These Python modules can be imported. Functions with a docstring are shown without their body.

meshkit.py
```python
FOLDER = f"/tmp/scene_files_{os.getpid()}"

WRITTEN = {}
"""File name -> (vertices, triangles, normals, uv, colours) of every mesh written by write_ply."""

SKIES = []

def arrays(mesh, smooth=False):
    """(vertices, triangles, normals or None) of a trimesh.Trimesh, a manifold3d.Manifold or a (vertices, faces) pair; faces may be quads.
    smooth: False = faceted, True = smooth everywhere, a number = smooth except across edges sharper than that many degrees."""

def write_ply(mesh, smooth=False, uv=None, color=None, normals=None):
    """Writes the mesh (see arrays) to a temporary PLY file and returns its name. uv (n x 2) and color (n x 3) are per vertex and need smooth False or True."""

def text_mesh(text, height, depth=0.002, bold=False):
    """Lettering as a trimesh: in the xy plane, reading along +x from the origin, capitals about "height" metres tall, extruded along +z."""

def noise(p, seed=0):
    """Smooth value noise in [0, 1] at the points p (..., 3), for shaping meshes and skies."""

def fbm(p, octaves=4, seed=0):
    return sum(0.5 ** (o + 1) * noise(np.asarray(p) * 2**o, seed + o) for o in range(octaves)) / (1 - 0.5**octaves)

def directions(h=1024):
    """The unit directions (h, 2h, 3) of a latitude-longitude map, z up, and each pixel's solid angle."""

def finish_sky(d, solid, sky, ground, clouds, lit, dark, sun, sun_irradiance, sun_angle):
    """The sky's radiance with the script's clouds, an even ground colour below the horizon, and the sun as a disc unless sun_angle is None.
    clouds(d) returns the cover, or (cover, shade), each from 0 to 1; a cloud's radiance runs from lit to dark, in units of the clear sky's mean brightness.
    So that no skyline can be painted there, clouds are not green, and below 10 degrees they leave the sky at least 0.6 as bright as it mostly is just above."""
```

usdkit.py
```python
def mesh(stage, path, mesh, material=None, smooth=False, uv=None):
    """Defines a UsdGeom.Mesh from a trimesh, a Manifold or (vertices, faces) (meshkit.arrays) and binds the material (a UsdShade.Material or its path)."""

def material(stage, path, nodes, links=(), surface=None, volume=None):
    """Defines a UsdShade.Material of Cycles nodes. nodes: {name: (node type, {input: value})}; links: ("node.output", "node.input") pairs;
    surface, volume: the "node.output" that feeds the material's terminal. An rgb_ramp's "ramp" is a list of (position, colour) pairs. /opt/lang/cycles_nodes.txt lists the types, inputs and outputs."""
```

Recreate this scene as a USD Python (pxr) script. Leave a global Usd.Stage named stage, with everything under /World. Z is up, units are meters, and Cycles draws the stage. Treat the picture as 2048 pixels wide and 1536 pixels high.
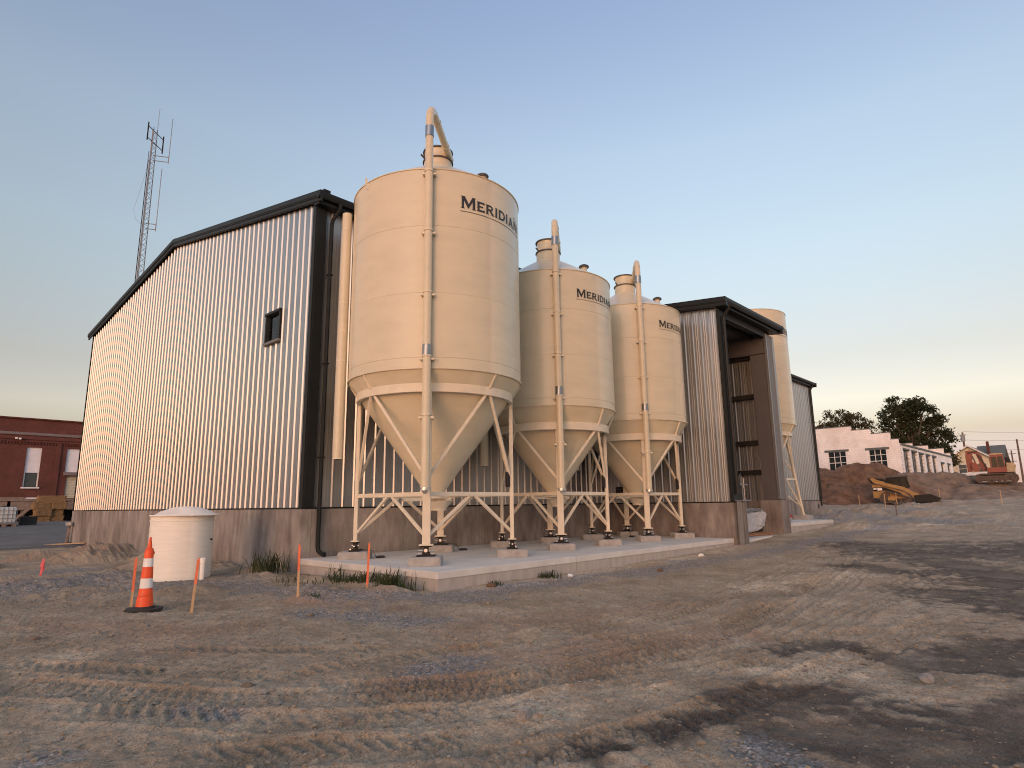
import math, random
import numpy as np
import trimesh
import usdkit, meshkit
from pxr import Usd, UsdGeom, UsdLux, UsdShade, Sdf, Gf, Vt
from shapely.geometry import Polygon, box as sbox, LineString, MultiPolygon
from shapely.ops import unary_union
from shapely import affinity

stage = Usd.Stage.CreateInMemory()
UsdGeom.SetStageUpAxis(stage, UsdGeom.Tokens.z)
UsdGeom.SetStageMetersPerUnit(stage, 1.0)
UsdGeom.Xform.Define(stage, '/World')
UsdGeom.Scope.Define(stage, '/World/Looks')

# ------------------------------------------------------------------ camera, sky, light, exposure
CAM = np.array([-8.231, -9.917, 1.311])
YAW, PITCH, ROLL, FPX = 0.8207, 0.1902, -0.01348, 1246.9
EXPOSURE = 1.2
SUN_EL, SUN_DIR = 7.0, (-0.93, -0.36)        # low sun behind the camera, to its left
SKY_STRENGTH, SUN_INTENSITY, SUN_ANGLE = 0.15, 0.05, 50.0


def camera():
    f = np.array([math.sin(YAW) * math.cos(PITCH), math.cos(YAW) * math.cos(PITCH), math.sin(PITCH)])
    r = np.array([math.cos(YAW), -math.sin(YAW), 0.0])
    u = np.cross(r, f)
    c, s = math.cos(ROLL), math.sin(ROLL)
    r, u = c * r + s * u, -s * r + c * u
    cam = UsdGeom.Camera.Define(stage, '/World/camera')
    m = Gf.Matrix4d(*[float(x) for x in (*r, 0, *u, 0, *(-f), 0, *CAM, 1)])
    cam.AddTransformOp().Set(m)
    cam.CreateHorizontalApertureAttr(36.0)
    cam.CreateVerticalApertureAttr(27.0)
    cam.CreateFocalLengthAttr(36.0 * FPX / 2048)
    cam.CreateClippingRangeAttr(Gf.Vec2f(0.1, 5000))
    cam.CreateExposureAttr(EXPOSURE)


camera()
SUN_ROT = math.atan2(*SUN_DIR)
# dusk air: the clear sky is warmed evenly all round the horizon and lifted towards the zenith
AIR = [(0.0, (0.385, 0.305, 0.63)), (0.04, (0.40, 0.32, 0.58)), (0.09, (0.49, 0.355, 0.37)), (0.14, (0.78, 0.56, 0.51)), (0.20, (0.82, 0.585, 0.51)), (0.37, (1.13, 0.91, 0.80)), (0.51, (1.30, 1.06, 0.97)), (0.67, (1.24, 1.04, 1.08)), (1.0, (1.2, 1.04, 1.08))]
usdkit.material(stage, '/World/Looks/sky_look', {
    'sky': ('sky_texture', {'sky_type': 'single_scattering', 'sun_disc': False, 'sun_elevation': math.radians(SUN_EL), 'sun_rotation': SUN_ROT, 'altitude': 200.0, 'air_density': 1.0, 'aerosol_density': 0.75, 'ozone_density': 1.0}),
    'tc': ('texture_coordinate', {}), 'xyz': ('separate_xyz', {}), 'air': ('rgb_ramp', {'ramp': AIR}), 'mul': ('mix', {'mix_type': 'multiply', 'fac': 1.0}),
    'bg': ('background_shader', {'strength': SKY_STRENGTH}),
}, [('tc.generated', 'xyz.vector'), ('xyz.z', 'air.fac'), ('sky.color', 'mul.color1'), ('air.color', 'mul.color2'), ('mul.color', 'bg.color')], surface='bg.background')
dome = UsdLux.DomeLight.Define(stage, '/World/sky')
UsdShade.MaterialBindingAPI.Apply(dome.GetPrim()).Bind(UsdShade.Material.Get(stage, '/World/Looks/sky_look'))
sun = UsdLux.DistantLight.Define(stage, '/World/sun')
sun.CreateNormalizeAttr(True)
sun.CreateIntensityAttr(SUN_INTENSITY)
sun.CreateAngleAttr(SUN_ANGLE)
sun.CreateColorAttr(Gf.Vec3f(1.0, 0.68, 0.50))
_d = np.array([SUN_DIR[0], SUN_DIR[1], 0.0]) / np.hypot(*SUN_DIR)
_el = math.radians(max(SUN_EL, 2.0))
sun.AddRotateXYZOp().Set(Gf.Vec3f(math.degrees(math.pi / 2 - _el), 0.0, math.degrees(math.atan2(_d[0], -_d[1]))))

# ------------------------------------------------------------------ helpers
_used = {}


def path_for(name, parent):
    base = (parent.GetPath().pathString if parent is not None else '/World') + '/' + name
    n = _used.get(base, 0)
    _used[base] = n + 1
    return base if n == 0 else f'{base}_{n:03d}'


def tag(p, label=None, cat=None, group=None, kind=None):
    p = p.GetPrim() if hasattr(p, 'GetPrim') else p
    for k, v in (('label', label), ('category', cat), ('group', group), ('kind', kind)):
        if v:
            p.SetCustomDataByKey(k, v)
    return p


def thing(name, label, cat, loc=(0, 0, 0), rz=0.0, group=None):
    x = UsdGeom.Xform.Define(stage, path_for(name, None))
    if tuple(loc) != (0, 0, 0) or rz:
        x.AddTranslateOp().Set(Gf.Vec3d(*[float(v) for v in loc]))
    if rz:
        x.AddRotateZOp().Set(float(rz))
    return tag(x, label, cat, group)


def copy_of(root, loc, rz=0.0, label=None, group=None):
    was = root.GetCustomData()
    r = thing(root.GetName(), label or was['label'], was['category'], loc, rz, group or was.get('group'))
    r.GetReferences().AddInternalReference(root.GetPath())
    r.SetInstanceable(True)
    return r


class MB:
    """collects vertices and triangles of one mesh"""

    def __init__(self):
        self.v, self.f, self.n = [], [], 0

    def add(self, v, f):
        v, f = np.asarray(v, float).reshape(-1, 3), np.asarray(f, int)
        if f.shape[1] == 4:
            f = np.vstack([f[:, [0, 1, 2]], f[:, [0, 2, 3]]])
        self.v.append(v)
        self.f.append(f + self.n)
        self.n += len(v)
        return self

    def tm(self, m):
        return self.add(m.vertices, m.faces)

    def box(self, a, b):
        (x0, y0, z0), (x1, y1, z1) = a, b
        v = [(x, y, z) for x in (x0, x1) for y in (y0, y1) for z in (z0, z1)]
        return self.add(v, [[0, 1, 3, 2], [4, 6, 7, 5], [0, 4, 5, 1], [2, 3, 7, 6], [0, 2, 6, 4], [1, 5, 7, 3]])

    def cbox(self, a, b, c=0.01):
        """box with chamfered edges"""
        lo, hi = np.minimum(a, b), np.maximum(a, b)
        c = min(c, *((hi - lo) * 0.45))
        pts = []
        for sx in (0, 1):
            for sy in (0, 1):
                for sz in (0, 1):
                    p = np.array([(lo, hi)[s][i] for i, s in enumerate((sx, sy, sz))])
                    inn = np.array([1 - 2 * sx, 1 - 2 * sy, 1 - 2 * sz]) * c
                    for k in range(3):
                        q = p + inn
                        q[k] = p[k]
                        pts.append(q)
        m = trimesh.convex.convex_hull(np.array(pts))
        return self.tm(m)

    def bar(self, p, q, w, h, up=(0, 0, 1), c=0.0):
        p, q = np.asarray(p, float), np.asarray(q, float)
        d = q - p
        L = np.linalg.norm(d)
        d = d / L
        s = np.cross(d, up)
        if np.linalg.norm(s) < 1e-6:
            s = np.cross(d, (1, 0, 0))
        s /= np.linalg.norm(s)
        u = np.cross(s, d)
        m = MB()
        if c:
            m.cbox((0, -w / 2, -h / 2), (L, w / 2, h / 2), c)
        else:
            m.box((0, -w / 2, -h / 2), (L, w / 2, h / 2))
        v, f = m.arr()
        return self.add(p + v[:, :1] * d + v[:, 1:2] * s + v[:, 2:] * u, f)

    def tube(self, pts, r, n=12, cap=True):
        p = np.asarray(pts, float)
        r = np.broadcast_to(np.asarray(r, float), (len(p),))
        t = np.gradient(p, axis=0)
        t /= np.linalg.norm(t, axis=1, keepdims=True) + 1e-12
        ref = np.array([0, 0, 1.0]) if abs(t[0][2]) < 0.9 else np.array([1.0, 0, 0])
        a = np.cross(t[0], ref)
        a /= np.linalg.norm(a)
        A = []
        for i in range(len(p)):
            a = a - t[i] * (a @ t[i])
            a /= np.linalg.norm(a)
            A.append(a)
        A = np.array(A)
        B = np.cross(t, A)
        ang = np.arange(n) * 2 * np.pi / n
        v = p[:, None] + r[:, None, None] * (np.cos(ang)[None, :, None] * A[:, None] + np.sin(ang)[None, :, None] * B[:, None])
        v = v.reshape(-1, 3)
        i, j = np.meshgrid(np.arange(len(p) - 1), np.arange(n), indexing='ij')
        q = np.stack([i * n + j, i * n + (j + 1) % n, (i + 1) * n + (j + 1) % n, (i + 1) * n + j], -1).reshape(-1, 4)
        f = [np.vstack([q[:, [0, 1, 2]], q[:, [0, 2, 3]]])]
        if cap:
            k = len(v)
            v = np.vstack([v, p[0], p[-1]])
            jj = np.arange(n)
            f.append(np.stack([np.full(n, k), (jj + 1) % n, jj], 1))
            o = (len(p) - 1) * n
            f.append(np.stack([np.full(n, k + 1), o + jj, o + (jj + 1) % n], 1))
        return self.add(v, np.vstack(f))

    def lathe(self, prof, c=(0, 0, 0), n=48, a0=0.0, a1=2 * np.pi):
        """prof: (r, z) pairs, closed all round unless a0/a1 given"""
        prof = np.asarray(prof, float)
        full = abs(a1 - a0 - 2 * np.pi) < 1e-9
        m = n if full else n + 1
        ang = a0 + (a1 - a0) * np.arange(m) / n
        v = np.stack([prof[:, None, 0] * np.cos(ang) + c[0], prof[:, None, 0] * np.sin(ang) + c[1], np.broadcast_to(prof[:, None, 1], (len(prof), m)) + c[2]], -1).reshape(-1, 3)
        i, j = np.meshgrid(np.arange(len(prof) - 1), np.arange(n), indexing='ij')
        q = np.stack([i * m + j, i * m + (j + 1) % m, (i + 1) * m + (j + 1) % m, (i + 1) * m + j], -1).reshape(-1, 4)
        return self.add(v, q)

    def prism(self, poly, y0, y1, frame=None):
        """shapely polygon (or points) in local (x, z), extruded along local y from y0 to y1; frame: (origin, ex, ey, ez)"""
        if not hasattr(poly, 'geom_type'):
            poly = Polygon(poly)
        for g in getattr(poly, 'geoms', [poly]):
            if g.is_empty or g.area < 1e-9:
                continue
            m = trimesh.creation.extrude_polygon(g, y1 - y0, engine='earcut')
            v = m.vertices
            v = np.stack([v[:, 0], y1 - v[:, 2], v[:, 1]], 1)
            if frame is not None:
                o, ex, ey, ez = [np.asarray(k, float) for k in frame]
                v = o + v[:, :1] * ex + v[:, 1:2] * ey + v[:, 2:] * ez
            self.add(v, m.faces)
        return self

    def arr(self):
        return np.vstack(self.v), np.vstack(self.f)

    def build(self, name, mat, parent=None, smooth=False, label=None, loc=None):
        v, f = self.arr()
        if loc is not None:
            v = v - np.asarray(loc)
        mesh = usdkit.mesh(stage, path_for(name, parent), (v, f), L[mat] if isinstance(mat, str) else mat, smooth=smooth)
        if loc is not None:
            mesh.AddTranslateOp().Set(Gf.Vec3d(*[float(k) for k in loc]))
        if label:
            mesh.GetPrim().SetCustomDataByKey('label', label)
        return mesh.GetPrim()


def arc(c, r, a0, a1, ex, ey, n=8):
    a = np.linspace(a0, a1, n)
    return np.asarray(c) + r * (np.cos(a)[:, None] * np.asarray(ex) + np.sin(a)[:, None] * np.asarray(ey))


# ------------------------------------------------------------------ materials
L = {}


def mat(name, color, rough=0.6, metal=0.0, var=0.12, scale=3.0, stretch=(1, 1, 1), bump=0.0, bscale=40.0, bdist=0.004, tint=None, coat=0.0, spec=0.5, rvar=0.0, detail=5.0, bstretch=None):
    c = np.asarray(color, float)
    lo = c * (1 - var)
    hi = np.minimum(c * (1 + var), 1.0)
    if tint is not None:
        lo = np.asarray(tint, float)
    nodes = {
        'g': ('geometry', {}),
        'mp': ('mapping', {'scale': stretch}),
        'n': ('noise_texture', {'scale': scale, 'detail': detail, 'roughness': 0.6}),
        'r': ('rgb_ramp', {'ramp': [(0.3, lo), (0.7, hi)]}),
        'p': ('principled_bsdf', {'roughness': rough, 'metallic': metal, 'coat_weight': coat, 'coat_roughness': 0.15, 'specular_ior_level': spec}),
    }
    links = [('g.position', 'mp.vector'), ('mp.vector', 'n.vector'), ('n.fac', 'r.fac'), ('r.color', 'p.base_color')]
    if rvar:
        nodes['rr'] = ('map_range', {'from_min': 0.3, 'from_max': 0.7, 'to_min': rough - rvar, 'to_max': rough + rvar})
        links += [('n.fac', 'rr.value'), ('rr.result', 'p.roughness')]
    if bump:
        nodes['mb'] = ('mapping', {'scale': bstretch or (1, 1, 1)})
        nodes['bn'] = ('noise_texture', {'scale': bscale, 'detail': 4.0, 'roughness': 0.6})
        nodes['b'] = ('bump', {'strength': bump, 'distance': bdist})
        links += [('g.position', 'mb.vector'), ('mb.vector', 'bn.vector'), ('bn.fac', 'b.height'), ('b.normal', 'p.normal')]
    L[name] = usdkit.material(stage, '/World/Looks/' + name, nodes, links, surface='p.BSDF')
    return L[name]


mat('cream_paint', (0.54, 0.48, 0.35), rough=0.34, var=0.05, scale=0.8, stretch=(1, 1, 3), bump=0.22, bscale=7.0, bdist=0.012, bstretch=(1, 1, 6), coat=0.25, rvar=0.06)
mat('cream_steel', (0.62, 0.55, 0.43), rough=0.42, var=0.06, scale=4.0, bump=0.1, bscale=60)
mat('galvanised', (0.30, 0.31, 0.325), rough=0.34, metal=0.95, var=0.08, scale=14.0)
mat('galvalume', (0.41, 0.42, 0.43), rough=0.36, metal=1.0, var=0.06, scale=2.5, stretch=(1, 1, 0.15), rvar=0.03)
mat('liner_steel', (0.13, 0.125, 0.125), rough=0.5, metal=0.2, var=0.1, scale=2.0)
mat('black_trim', (0.011, 0.013, 0.0135), rough=0.42, var=0.2, scale=3.0, spec=0.22)
mat('black_steel', (0.012, 0.011, 0.011), rough=0.5, var=0.2, scale=9.0, spec=0.3)
mat('bolt_zinc', (0.62, 0.60, 0.57), rough=0.3, metal=0.9, var=0.1, scale=30.0)
mat('letter_black', (0.018, 0.017, 0.015), rough=0.4, var=0.1, scale=5.0)
mat('grey_steel', (0.065, 0.063, 0.065), rough=0.5, var=0.12, scale=2.0)
mat('slab_concrete', (0.50, 0.48, 0.45), rough=0.85, var=0.14, scale=1.3, bump=0.25, bscale=60, bdist=0.003, detail=8)
mat('pad_concrete', (0.33, 0.31, 0.29), rough=0.9, var=0.2, scale=5.0, bump=0.4, bscale=50, bdist=0.004, detail=8)


def concrete_wall():
    nodes = {
        'g': ('geometry', {}),
        'm1': ('mapping', {'scale': (1.1, 1.1, 0.34)}), 'n1': ('noise_texture', {'scale': 2.2, 'detail': 7.0, 'roughness': 0.65}),
        'm2': ('mapping', {'scale': (1, 1, 0.6)}), 'n2': ('noise_texture', {'scale': 0.55, 'detail': 5.0, 'roughness': 0.6}),
        'm3': ('mapping', {'scale': (9, 9, 0.35)}), 'n3': ('noise_texture', {'scale': 2.0, 'detail': 4.0}),
        'r1': ('rgb_ramp', {'ramp': [(0.26, (0.125, 0.106, 0.097)), (0.46, (0.215, 0.196, 0.182)), (0.72, (0.35, 0.33, 0.312))]}),
        'r2': ('rgb_ramp', {'ramp': [(0.34, (0.60, 0.55, 0.53)), (0.58, (1.0, 0.985, 0.97))]}),
        'r3': ('rgb_ramp', {'ramp': [(0.3, (0.93, 0.925, 0.92)), (0.7, (1.05, 1.05, 1.05))]}),
        'a': ('mix', {'mix_type': 'multiply', 'fac': 1.0}), 'c': ('mix', {'mix_type': 'multiply', 'fac': 1.0}),
        'bn': ('noise_texture', {'scale': 35.0, 'detail': 5.0}), 'b': ('bump', {'strength': 0.3, 'distance': 0.004}),
        'p': ('principled_bsdf', {'roughness': 0.88}),
    }
    lk = [('g.position', 'm1.vector'), ('g.position', 'm2.vector'), ('g.position', 'm3.vector'), ('m1.vector', 'n1.vector'), ('m2.vector', 'n2.vector'), ('m3.vector', 'n3.vector'),
          ('n1.fac', 'r1.fac'), ('n2.fac', 'r2.fac'), ('n3.fac', 'r3.fac'), ('r1.color', 'a.color1'), ('r2.color', 'a.color2'), ('a.color', 'c.color1'), ('r3.color', 'c.color2'), ('c.color', 'p.base_color'),
          ('g.position', 'bn.vector'), ('bn.fac', 'b.height'), ('b.normal', 'p.normal')]
    L['wall_concrete'] = usdkit.material(stage, '/World/Looks/wall_concrete', nodes, lk, surface='p.BSDF')


concrete_wall()


def ground_look():
    """dirt, gravel and dark soil: where each lies comes from the mesh (red = gravel, green = dark soil, blue = red clay), fine grain from noise"""
    nodes = {
        'g': ('geometry', {}), 'at': ('attribute', {'attribute': 'soil'}), 'sp': ('separate_color', {'color_type': 'rgb'}),
        'n1': ('noise_texture', {'scale': 1.1, 'detail': 9.0, 'roughness': 0.62}), 'r1': ('rgb_ramp', {'ramp': [(0.30, (0.225, 0.172, 0.118)), (0.5, (0.33, 0.262, 0.188)), (0.70, (0.43, 0.355, 0.265))]}),
        'n2': ('noise_texture', {'scale': 55.0, 'detail': 4.0, 'roughness': 0.7}), 'r2': ('rgb_ramp', {'ramp': [(0.28, (0.58, 0.56, 0.54)), (0.5, (1.0, 1.0, 1.0)), (0.72, (1.45, 1.44, 1.43))]}),
        'v': ('voronoi_texture', {'scale': 42.0, 'randomness': 1.0}), 'rv': ('rgb_ramp', {'ramp': [(0.0, (0.10, 0.098, 0.095)), (0.35, (0.19, 0.185, 0.18)), (0.75, (0.27, 0.26, 0.25)), (1.0, (0.42, 0.40, 0.385))]}), 'bw': ('separate_color', {'color_type': 'rgb'}),
        'dk': ('mix', {'mix_type': 'mix', 'color2': (0.078, 0.063, 0.053)}), 'rd': ('mix', {'mix_type': 'mix', 'color2': (0.30, 0.19, 0.13)}), 'gr': ('mix', {'mix_type': 'mix'}),
        'mu': ('mix', {'mix_type': 'multiply', 'fac': 1.0}), 'at2': ('attribute', {'attribute': 'tone'}), 'mt': ('mix', {'mix_type': 'multiply', 'fac': 1.0}),
        'ad': ('math', {'math_type': 'multiply_add', 'value2': 0.5}), 'sc': ('math', {'math_type': 'multiply'}),
        'n3': ('noise_texture', {'scale': 13.0, 'detail': 6.0, 'roughness': 0.7}), 'ad3': ('math', {'math_type': 'multiply_add', 'value2': 2.2}), 'r3': ('rgb_ramp', {'ramp': [(0.3, (0.78, 0.77, 0.76)), (0.7, (1.2, 1.2, 1.2))]}), 'm3': ('mix', {'mix_type': 'multiply', 'fac': 1.0}), 'b': ('bump', {'strength': 0.9, 'distance': 0.02}), 'p': ('principled_bsdf', {'roughness': 0.95, 'specular_ior_level': 0.2}),
    }
    lk = [('g.position', 'n1.vector'), ('g.position', 'n2.vector'), ('g.position', 'v.vector'), ('at.color', 'sp.color'), ('n1.fac', 'r1.fac'), ('n2.fac', 'r2.fac'),
          ('v.color', 'bw.color'), ('bw.r', 'rv.fac'), ('r1.color', 'rd.color1'), ('sp.b', 'rd.fac'), ('rd.color', 'dk.color1'), ('sp.g', 'dk.fac'), ('dk.color', 'gr.color1'), ('rv.color', 'gr.color2'), ('sp.r', 'gr.fac'),
          ('gr.color', 'mu.color1'), ('r2.color', 'mu.color2'), ('mu.color', 'm3.color1'), ('n3.fac', 'r3.fac'), ('r3.color', 'm3.color2'), ('m3.color', 'mt.color1'), ('g.position', 'n3.vector'), ('at2.color', 'mt.color2'), ('mt.color', 'p.base_color'),
          ('v.distance', 'sc.value1'), ('sp.r', 'sc.value2'), ('sc.value', 'ad.value1'), ('n2.fac', 'ad.value3'), ('n3.fac', 'ad3.value1'), ('ad.value', 'ad3.value3'), ('ad3.value', 'b.height'), ('b.normal', 'p.normal')]
    L['ground'] = usdkit.material(stage, '/World/Looks/ground', nodes, lk, surface='p.BSDF')


ground_look()
mat('dirt_brown', (0.155, 0.094, 0.06), rough=0.95, var=0.5, scale=1.3, bump=0.8, bscale=9, bdist=0.08, detail=8, spec=0.2)
mat('dirt_grey', (0.19, 0.14, 0.103), rough=0.95, var=0.5, scale=1.1, bump=0.8, bscale=9, bdist=0.08, detail=8, spec=0.2)
mat('stone', (0.22, 0.20, 0.18), rough=0.9, var=0.35, scale=25.0, spec=0.3)
mat('clod', (0.24, 0.20, 0.15), rough=0.95, var=0.3, scale=18.0, spec=0.2)
mat('stone_dark', (0.16, 0.13, 0.105), rough=0.95, var=0.35, scale=18.0, spec=0.2)
mat('fibreglass', (0.74, 0.70, 0.63), rough=0.5, var=0.06, scale=6.0, stretch=(0.4, 0.4, 4), bump=0.35, bscale=14, bdist=0.006, bstretch=(0.6, 0.6, 6))
mat('cone_orange', (0.75, 0.085, 0.02), rough=0.45, var=0.12, scale=9.0)
mat('cone_white', (0.72, 0.70, 0.68), rough=0.4, var=0.1, scale=12.0)
mat('rubber', (0.016, 0.015, 0.015), rough=0.75, var=0.3, scale=8.0)
mat('wood_lath', (0.42, 0.28, 0.16), rough=0.85, var=0.25, scale=12.0, stretch=(2, 2, 0.2))
mat('spray_orange', (0.70, 0.16, 0.07), rough=0.7, var=0.2, scale=40.0)
mat('flag_pink', (0.75, 0.13, 0.15), rough=0.7, var=0.15, scale=30.0)
mat('pvc_white', (0.74, 0.71, 0.67), rough=0.35, var=0.05, scale=10.0)
mat('weed_green', (0.075, 0.095, 0.035), rough=0.7, var=0.4, scale=6.0)
mat('straw', (0.20, 0.125, 0.06), rough=0.95, var=0.45, scale=22.0, bump=0.9, bscale=40, bdist=0.03)
mat('plastic_wrap', (0.42, 0.43, 0.45), rough=0.12, var=0.12, scale=8.0, bump=1.0, bscale=9, bdist=0.05, spec=0.7)
mat('pallet_wood', (0.24, 0.13, 0.075), rough=0.85, var=0.3, scale=6.0)
mat('white_board', (0.68, 0.66, 0.68), rough=0.6, var=0.06, scale=2.0)
mat('white_frame', (0.62, 0.59, 0.57), rough=0.6, var=0.1, scale=4.0)
mat('dark_screen', (0.055, 0.065, 0.062), rough=0.4, var=0.2, scale=30.0)
mat('roll_door', (0.50, 0.47, 0.37), rough=0.6, var=0.08, scale=3.0)
mat('old_wood', (0.20, 0.15, 0.12), rough=0.9, var=0.3, scale=5.0)
mat('grey_gutter', (0.16, 0.13, 0.125), rough=0.6, var=0.12, scale=3.0)
mat('red_band', (0.085, 0.024, 0.017), rough=0.9, var=0.25, scale=4.0)
mat('tote_plastic', (0.62, 0.64, 0.62), rough=0.4, var=0.06, scale=3.0)
mat('mast_steel', (0.20, 0.21, 0.23), rough=0.5, metal=0.4, var=0.2, scale=3.0)
mat('bark', (0.06, 0.045, 0.035), rough=0.95, var=0.3, scale=6.0)
mat('slate_grey', (0.10, 0.115, 0.115), rough=0.8, var=0.15, scale=4.0)
mat('pole_wood', (0.12, 0.09, 0.075), rough=0.9, var=0.2, scale=6.0)
mat('siding_cream', (0.55, 0.50, 0.38), rough=0.75, var=0.05, scale=2.0)
mat('loader_yellow', (0.30, 0.165, 0.045), rough=0.45, var=0.2, scale=5.0)
mat('loader_black', (0.018, 0.017, 0.016), rough=0.6, var=0.3, scale=6.0, spec=0.2)
mat('track_dusty', (0.085, 0.06, 0.048), rough=0.9, var=0.35, scale=8.0)
mat('digger_red', (0.21, 0.04, 0.022), rough=0.5, var=0.2, scale=4.0)
mat('digger_tan', (0.36, 0.27, 0.16), rough=0.6, var=0.2, scale=4.0)
mat('house_white', (0.66, 0.64, 0.63), rough=0.7, var=0.06, scale=1.0)
mat('rope_black', (0.02, 0.018, 0.018), rough=0.7, var=0.2, scale=9.0)
mat('red_paint', (0.35, 0.03, 0.02), rough=0.5, var=0.15, scale=9.0)


def glass_pane(name, tint=(0.75, 0.8, 0.8), rough=0.04, shine=(1, 1, 1)):
    L[name] = usdkit.material(stage, '/World/Looks/' + name, {
        'f': ('fresnel', {'IOR': 1.5}), 't': ('transparent_bsdf', {'color': tint}), 'gl': ('glossy_bsdf', {'color': shine, 'roughness': rough}), 'm': ('mix_closure', {})},
        [('f.fac', 'm.fac'), ('t.BSDF', 'm.closure1'), ('gl.BSDF', 'm.closure2')], surface='m.closure')


glass_pane('window_glass')
glass_pane('cab_glass', (0.06, 0.08, 0.08), 0.2, (0.45, 0.5, 0.5))


def brick_look(name, c1, c2, mortar, w, h, ms, axis, bump=0.4, patch=None):
    """running-bond brick for walls too far away to build brick by brick; axis: the horizontal world axis of the wall"""
    nodes = {
        'g': ('geometry', {}), 's': ('separate_xyz', {}), 'c': ('combine_xyz', {}),
        'br': ('brick_texture', {'color1': c1, 'color2': c2, 'mortar': mortar, 'scale': 1.0, 'mortar_size': ms, 'mortar_smooth': 0.2, 'brick_width': w, 'row_height': h}),
        'n': ('noise_texture', {'scale': 0.7, 'detail': 6.0, 'roughness': 0.6}), 'r': ('rgb_ramp', {'ramp': [(0.32, patch or (0.72, 0.70, 0.69)), (0.62, (1.05, 1.05, 1.05))]}),
        'm': ('mix', {'mix_type': 'multiply', 'fac': 1.0}), 'b': ('bump', {'strength': bump, 'distance': 0.01, 'invert': True}), 'p': ('principled_bsdf', {'roughness': 0.85}),
    }
    lk = [('g.position', 's.vector'), (f's.{axis}', 'c.x'), ('s.z', 'c.y'), ('c.vector', 'br.vector'), ('g.position', 'n.vector'), ('n.fac', 'r.fac'), ('br.color', 'm.color1'), ('r.color', 'm.color2'), ('m.color', 'p.base_color'), ('br.fac', 'b.height'), ('b.normal', 'p.normal')]
    L[name] = usdkit.material(stage, '/World/Looks/' + name, nodes, lk, surface='p.BSDF')


brick_look('red_brick', (0.125, 0.030, 0.020), (0.095, 0.024, 0.017), (0.10, 0.05, 0.04), 0.21, 0.075, 0.008, 'x')
brick_look('white_block_front', (0.80, 0.77, 0.76), (0.76, 0.73, 0.72), (0.55, 0.50, 0.48), 0.4, 0.2, 0.008, 'y', patch=(0.84, 0.80, 0.78))
brick_look('white_block_side', (0.80, 0.79, 0.79), (0.77, 0.76, 0.76), (0.58, 0.54, 0.53), 0.4, 0.2, 0.008, 'x', patch=(0.84, 0.80, 0.78))


def leaf_look(name, c, t=0.25):
    nodes = {'o': ('geometry', {}), 'r': ('rgb_ramp', {'ramp': [(0.0, np.array(c) * 0.55), (0.6, np.array(c)), (1.0, np.array(c) * 1.5)]}),
             'd': ('principled_bsdf', {'roughness': 0.6, 'specular_ior_level': 0.3}), 't': ('translucent_bsdf', {}), 'm': ('mix_closure', {'fac': t})}
    L[name] = usdkit.material(stage, '/World/Looks/' + name, nodes, [('o.random_per_island', 'r.fac'), ('r.color', 'd.base_color'), ('r.color', 't.color'), ('d.BSDF', 'm.closure1'), ('t.BSDF', 'm.closure2')], surface='m.closure')


leaf_look('leaf_dark', (0.045, 0.058, 0.022))
leaf_look('leaf_olive', (0.085, 0.075, 0.035))
leaf_look('weed_leaf', (0.085, 0.105, 0.04), 0.3)

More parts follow.
